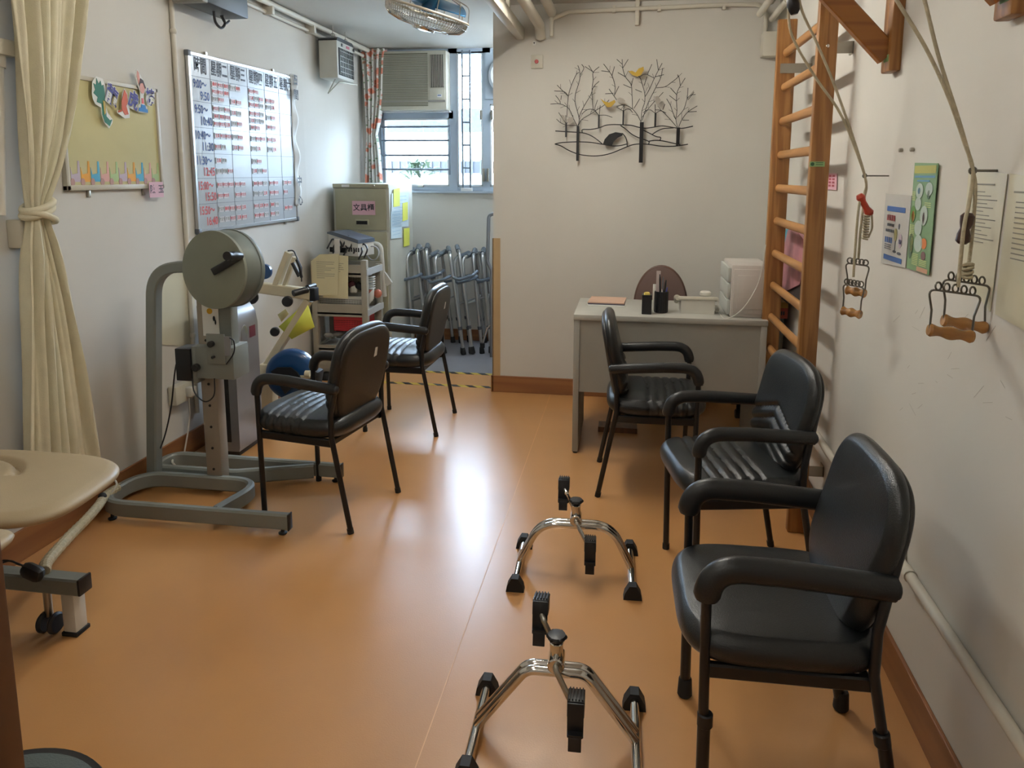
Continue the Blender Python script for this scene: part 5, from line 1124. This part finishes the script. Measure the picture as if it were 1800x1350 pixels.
# ------------------------------------------------------------------ wall bars
t = thing('wall_bars', 'oak wall bars with turned rungs fixed to the right wall', 'wall bars', (.715, 3.3, 0)); O = V(t.location)
MB().b2(V((.680, 2.935, 0))-O, V((.750, 2.972, 2.46))-O, bev=.004).build('upright', oak, t)
MB().b2(V((.672, 3.685, 0))-O, V((.758, 3.72, 2.178))-O, bev=.004).build('upright', oak, t)
zr = [PY(1381, 93, 3.69).z, PY(1362, 331, 3.69).z]; dz = (zr[0]-zr[1])/4
k = 0; z = zr[0]
while z > .1:
    b = MB(); b.sweep([V((.714, 2.965, z))-O, V((.714, 3.69, z))-O], [(a, c) for a, c in circ(.015, 14, .0195)]); b.build('rung', oak_r, t); z -= dz
for (xx, yy, zz, w_) in ((.70, 2.972, PRW(1505, 80).z, 1), (.70, 3.72, PY(1390, 122, 3.72).z, 1), (.70, 2.972, .255, 1), (.70, 3.72, .3, 1)):
    xw = xr(yy); b = MB(); b.b2(V((.71 if yy < 3 else .69, yy if yy < 3 else yy-.04, zz-.022))-O, V((xw, yy+.003 if yy < 3 else yy-.037, zz+.022))-O); b.b2(V((xw-.003, yy, zz-.022))-O, V((xw, yy+.05, zz+.022))-O)
    b.build('fixing_bracket', steel, t)
    b = MB(); b.ball(V((.715, 2.934 if yy < 3 else 3.684, zz))-O, (.007, .004, .007)); b.build('screw_head', chrome, t)
a0, a1 = PY(1423, 293, 2.934), PY(1450, 284, 2.934); b = MB(); b.b2(V((a0.x, 2.9335, a0.z))-O, V((a1.x, 2.9348, a1.z))-O, mi=0); b.lathe([(.007, 0), (.007, .0008)], V((a0.x+.010, 2.933, (a0.z+a1.z)/2))-O, (0, 1, 0), 16, 1)
for s in (.004, -.003): b.b2(V((a0.x+.022, 2.9328, (a0.z+a1.z)/2+s))-O, V((a1.x-.006, 2.9334, (a0.z+a1.z)/2+s+.0025))-O, mi=1)
b.build('maker_plate', [mat('plate_green', '8fb47a', .5), mat('plate_dark', '2f5a3a', .5)], t, 0)

# ------------------------------------------------------------------ rope pulleys
def bracket(label, y, zb, out=True):
    xw = xr(y); t = thing('pulley_bracket', label, 'bracket', (xw, y, zb), group='oak pulley brackets on the right wall')
    MB().b2((-.036, -.038, 0), (0, .038, 2.46-zb), bev=.006).build('batten', oak, t)
    b = MB(); b.sweep([(-.03, 0, .05), (-.46, 0, .50)], rct(.034, .065, .004)); b.build('brace', oak_x, t)
    b = MB(); b.sweep([(-.02, 0, .64), (-.46, 0, .64)], rct(.034, .06, .004)); b.build('arm', oak_x, t)
    b = MB(); b.b2((-.0372, -.03, .03), (-.036, .01, .05)); b.build('maker_plate', MATS['plate_green'], t, 0)
    return t
bracket('oak bracket with diagonal brace on the right wall beside the wall bars', 2.455, PRW(1567, 131).z)
bracket('oak bracket at the top right edge of the picture, nearest the camera', 1.70, 1.775)
def rope(b, pts, r=.0042): b.tube(cat(pts, 5), r, 8)
def grip_frame(t, tl, tr, bl, br, mat_=None):
    """wire yoke with five loops along the top and a turned wooden handle below"""
    tl, tr, bl, br = [V(p) for p in (tl, tr, bl, br)]; O = V(t.location)
    b = MB(); mid_l = tl.lerp(bl, .45)+(tr-tl)*-.0; b.tube(fil([bl-O, (tl.lerp(bl, .5)+(tr-tl)*.05)-O, tl-O, tr-O, (tr.lerp(br, .5)-(tr-tl)*.05)-O, br-O], .012, 5), .0024, 8)
    for k in range(5):
        c = tl.lerp(tr, .18+.16*k)+V((0, 0, .009))-O; d = (tr-tl).normalized()
        b.tube([c+V((0, 0, 1))*.0085*math.cos(a)+(d*.9+V((0, .35, 0))).normalized()*.0075*math.sin(a) for a in [2*PI*i/14 for i in range(14)]], .0022, 6, closed=True)
    b.build('wire_yoke', wire_m, t)
    d = br-bl; n_ = 18; P_ = [bl+d*(-.03+1.06*i/n_) for i in range(n_+1)]; rr_ = [.0150*(.84+.16*math.cos(4*PI*i/n_)) for i in range(n_+1)]; rr_[0] *= .8; rr_[-1] *= .8
    b = MB(); b.tube([p-O for p in P_], rr_, 18); b.build('wooden_handle', handle_w, t)
def pulley_set(label, k, hook, tip, strands, dz_):
    t = thing('rope_pulley', label, 'rope pulley', tip, group='rope pulleys with wooden grips on the right wall'); O = V(t.location)
    b = MB()
    for s in strands: rope(b, [p-O for p in s])
    b.build('rope', rope_m, t, 60)
    return t
Y1 = 2.45
tip1 = PY(1520, 309, Y1); 
t1 = pulley_set('rope pulley by the wall bars with red spool and two small wooden grips', 0, None, tip1, [
    [PY(1387, -30, Y1), PY(1387, 40, Y1), PY(1400, 80, Y1), PY(1436, 140, Y1), PY(1480, 205, Y1), tip1, PY(1519, 340, Y1), PY(1512, 350, Y1-.04), PY(1506, 400, Y1-.06), PY(1500, 487, 2.38)],
    [PY(1400, -30, Y1), PY(1410, 20, Y1), PY(1440, 85, Y1), PY(1478, 180, Y1), tip1, PY(1519, 350, Y1), PY(1513, 400, 2.40), PY(1509, 455, 2.40)]], 0)
O = V(t1.location)
b = MB(); b.tube([PY(1510, 342, 2.41)-O, PY(1513, 347, 2.41)-O, PY(1517, 355, 2.41)-O, PY(1523, 366, 2.41)-O, PY(1528, 374, 2.41)-O, PY(1530, 378, 2.41)-O], [.009, .014, .0095, .0095, .014, .009], 14); b.build('spool', mat('spool_red', 'b3402c', .35), t1, label='red wooden spool')
b = MB(); b.tube([PY(1524, 376, 2.41)-O+V((.008*math.cos(i*.9), .008*math.sin(i*.9), -i*.00115)) for i in range(70)], .003, 6); b.tube(cat([PY(1532, 375, 2.41)-O, PY(1533, 400, 2.41)-O, PY(1526, 418, 2.41)-O]), .003, 6); b.build('coiled_end', rope_m, t1)
b = MB(); b.lathe([(.010, -.03), (.017, -.02), (.019, 0), (.017, .02), (.010, .03)], PY(1394, 8, Y1)-O, (-.2, 0, 1), 18); b.build('pulley_block', mat('pulley_iron', '2c2a2c', .35, .5), t1)
grip_frame(t1, PY(1486, 462, 2.40), PY(1529, 468, 2.36), PY(1489, 510, 2.40), PY(1520, 516, 2.36))
grip_frame(t1, PY(1482, 499, 2.36), PY(1520, 506, 2.32), PY(1481, 546, 2.36), PY(1512, 553, 2.32))
b = MB(); w0 = V((xr(Y1), Y1, tip1.z)); b.tube([w0-O, V((0, 0, 0))], .0022, 8); b.tube([V((.006*math.cos(a), 0, .006*math.sin(a))) for a in [2*PI*i/12 for i in range(12)]], .002, 6, closed=True); b.build('wall_hook', wire_m, t1)
Y2 = 1.73; tip2 = PY(1710, 300, Y2)
t2 = pulley_set('rope pulley nearest the camera with dark brown spool and two large wooden grips', 1, None, tip2, [
    [PY(1562, -30, Y2), PY(1576, 0, Y2), PY(1625, 80, Y2), PY(1665, 165, Y2), PY(1695, 250, Y2), tip2, PY(1703, 360, 1.71), PY(1697, 385, 1.68), PY(1692, 420, 1.66), PY(1684, 505, 1.65)],
    [PY(1612, -30, Y2), PY(1625, 0, Y2), PY(1650, 100, Y2), PY(1688, 220, Y2), tip2, PY(1714, 340, 1.72), PY(1708, 420, 1.71), PY(1702, 470, 1.70), PY(1701, 488, 1.70)]], 0)
O = V(t2.location)
b = MB(); b.tube([PY(1702, 374, 1.70)-O, PY(1701, 380, 1.70)-O, PY(1699, 392, 1.70)-O, PY(1696, 402, 1.70)-O, PY(1694, 412, 1.70)-O, PY(1692, 424, 1.70)-O, PY(1691, 429, 1.70)-O], [.008, .0145, .0135, .0095, .0135, .0145, .008], 18); b.build('spool', mat('spool_dark', '3f2622', .3), t2, label='dark brown wooden spool')
b = MB(); c = PY(1701, 474, 1.70)-O
for k in range(4): b.tube([c+V((.009*math.cos(a), .007*math.sin(a), .008*k-.014+.003*math.sin(a+k))) for a in [2*PI*i/12 for i in range(12)]], .0042, 6, closed=True)
b.build('knot', rope_m, t2)
grip_frame(t2, PY(1656, 490, 1.70), PY(1741, 503, 1.70), PY(1659, 563, 1.70), PY(1731, 576, 1.70))
grip_frame(t2, PY(1632, 508, 1.65), PY(1726, 521, 1.65), PY(1634, 580, 1.65), PY(1708, 592, 1.65))
b = MB(); w0 = V((xr(Y2), Y2, tip2.z)); b.tube([w0-O, V((0, 0, 0))], .003, 8); b.tube([V((.007*math.cos(a), 0, .007*math.sin(a))) for a in [2*PI*i/12 for i in range(12)]], .0024, 6, closed=True); b.build('wall_hook', wire_m, t2)

# ------------------------------------------------------------------ sheets on the right wall
UY, UZ = V((-.0225, -1, 0)).normalized(), V((0, 0, 1))   # text direction on the right wall: left to right runs towards the camera
def sheet(name, label, cat_, corners, m, off=.003, group=None):
    P4 = [PRW(px, py, off) for px, py in corners]; o = thing(name, label, cat_, P4[0], group=group)
    rel = [((p-P4[0]).dot(UY), p.z-P4[0].z) for p in P4]
    b = MB(); b.prism(rel, (0, 0, 0), UY, UZ, .0015); b.build('sheet', m, o, 0); return o, rel
def onsheet(o, nm, items, mats, rel, d=.0026):
    """items in sheet coordinates: u 0..1 left-right, v 0..1 top-bottom"""
    W_ = rel[1][0]; H_ = rel[3][1]; n_ = UY.cross(UZ).normalized()
    if n_.x > 0: n_ = -n_
    b = MB()
    for mi, poly in items: b.prism([(u*W_, v*H_) for u, v in poly], n_*d, UY, UZ, .0003, mi)
    return b.build(nm, mats, o, 0)
def R4(u0, v0, u1, v1): return [(u0, v0), (u1, v0), (u1, v1), (u0, v1)]
def EL(u, v, a, c, n_=18): return [(u+a*math.cos(2*PI*i/n_), v+c*math.sin(2*PI*i/n_)) for i in range(n_)]
lamw = mat('laminated_white', 'c4c4c0', .25)
o, rel = sheet('poster', 'white laminated notice with blue bands and drawn glass figures on the right wall', 'poster', ((1558, 340), (1603, 344), (1592, 471), (1549, 462)), lamw)
it = [(0, R4(.13, .17, .85, .24)), (0, R4(.13, .85, .85, .92))] + [(1, R4(.15+.09*k, .29, .21+.09*k, .37)) for k in range(4)] + [(2, R4(.18+.06*k, .41, .22+.06*k, .45)) for k in range(5)] + [(2, R4(.13+.07*k, .49, .18+.07*k, .53)) for k in range(5)] + [(0, R4(.13+.08*k, .60, .18+.08*k, .68)) for k in range(4)] + [(2, R4(.13, .70+.03*k, .40, .712+.03*k)) for k in range(3)]
it += [(3, EL(.55, .55, .06, .09)), (4, R4(.545, .63, .57, .77)), (4, EL(.55, .78, .07, .02)), (5, EL(.74, .62, .07, .10)), (0, R4(.68, .60, .80, .66)), (4, EL(.73, .79, .08, .02)), (2, EL(.66, .43, .03, .04))]
onsheet(o, 'printed_content', it, [mat('band_blue', '3a66a8', .4), mat('print_red', '9c3a44', .4), mat('print_slate', '5f6672', .4), mat('print_olive', '8f8a58', .4), mat('print_dark', '3d3f46', .4), mat('print_mauve', 'a79aa6', .4)], rel)
o, rel = sheet('poster', 'tall green poster with yellow title bar and round food pictures on the right wall', 'poster', ((1609, 286), (1650, 287), (1633, 484), (1594, 471)), mat('poster_green', '7ba077', .3), .006)
it = [(0, R4(.05, .03, .97, .10)), (1, R4(.08, .12, .95, .14)), (1, R4(.2, .16, .75, .175)), (2, EL(.35, .26, .16, .07)), (2, EL(.75, .24, .15, .06)), (2, EL(.33, .38, .14, .06)), (4, EL(.14, .48, .12, .08)), (5, EL(.15, .50, .07, .05)), (2, EL(.62, .48, .16, .09)), (2, EL(.42, .60, .16, .07)), (2, EL(.48, .74, .18, .08)), (5, EL(.72, .73, .12, .05)), (6, EL(.15, .78, .10, .12)), (3, EL(.18, .76, .06, .08)), (1, EL(.33, .26, .06, .03)), (6, EL(.75, .29, .06, .04)), (7, EL(.62, .50, .05, .05)), (7, EL(.74, .84, .10, .04)), (8, R4(.5, .95, .97, .99))]
it += [(3, R4(.04, .27+.018*k, .18, .278+.018*k)) for k in range(5)] + [(3, R4(.62, .36+.018*k, .88, .368+.018*k)) for k in range(3)] + [(3, R4(.04, .58+.016*k, .26, .587+.016*k)) for k in range(7)] + [(3, R4(.26, .84+.016*k, .52, .847+.016*k)) for k in range(7)] + [(3, R4(.58, .88+.016*k, .9, .887+.016*k)) for k in range(4)]
onsheet(o, 'printed_content', it, [mat('title_mustard', 'b3b05c', .4), mat('print_blue', '5f93b8', .4), mat('print_pale', 'b4c4bb', .4), mat('print_lime', 'c3cf8a', .4), mat('print_green', '5a8a3c', .4), mat('print_orange', 'cf7a3c', .4), mat('print_shade', '55705a', .4), mat('print_plum', '7a5a5c', .4), mat('print_salmon', 'c99a80', .4)], rel)
for lab, cs, v0, n_ in (('cream laminated sheet behind the near rope pulley on the right wall', ((1704, 296), (1772, 306), (1741, 548), (1690, 480)), .14, 14), ('cream laminated sheet at the right edge of the picture', ((1777, 305), (1860, 318), (1835, 600), (1750, 552)), .12, 12)):
    o, rel = sheet('instruction_sheet', lab, 'paper', cs, lam, .002 if 'behind' in lab else .0025, group='cream laminated sheets on the right wall'); W_ = rel[1][0]
    it = [(0, R4(.15, v0, .75, v0+.012))] + [(0, R4(.22, v0+.07+.035*k, .22+(.3+.4*((k*7) % 5)/5), v0+.078+.035*k)) for k in range(n_)]
    onsheet(o, 'printed_lines', it, [gink], rel)
o, rel = sheet('pink_notice', 'small pink notice with red characters half behind the wall bars', 'notice', ((1450, 304), (1472, 305), (1471, 334), (1450, 333)), pinkp)
it = [(0, R4(.42+.27*k, .12+.19*j, .60+.27*k, .24+.19*j)) for k in range(2) for j in range(4)]; onsheet(o, 'printed_characters', it, [mat('print_crimson', 'a04050', .5)], rel)
for px, py, lab in ((1587, 264, 'small wall screw above the blue banded notice, the left of a pair'), (1607, 263, 'small wall screw above the green poster, the right of a pair')):
    p = PRW(px, py); b = MB(); b.cyl((p.x, p.y, p.z), (p.x-.012, p.y, p.z), .006, n=12, bev=.002); tag(b.build('wall_screw', steel), lab, 'screw')
# scuff marks on the lower right wall, part of its surface
b = MB(); random.seed(21)
for k in range(22):
    px, py = random.uniform(1570, 1790), random.uniform(540, 760); p = PRW(px, py, .0006); a = random.uniform(-.5, .9); l = random.uniform(.004, .03)
    b.prism([(-l, -.0006), (l, -.0003), (l, .0006), (-l, .0003)], p, (UY*math.cos(a)+UZ*math.sin(a)), (UZ*math.cos(a)-UY*math.sin(a)), .0002)
o = b.build('wall_scuffs', mat('scuff_grey', 'a39e92', .8), None, 0); tag(o, 'thin grey scuff marks scattered on the right wall below the posters', 'scuff marks', kind='stuff')
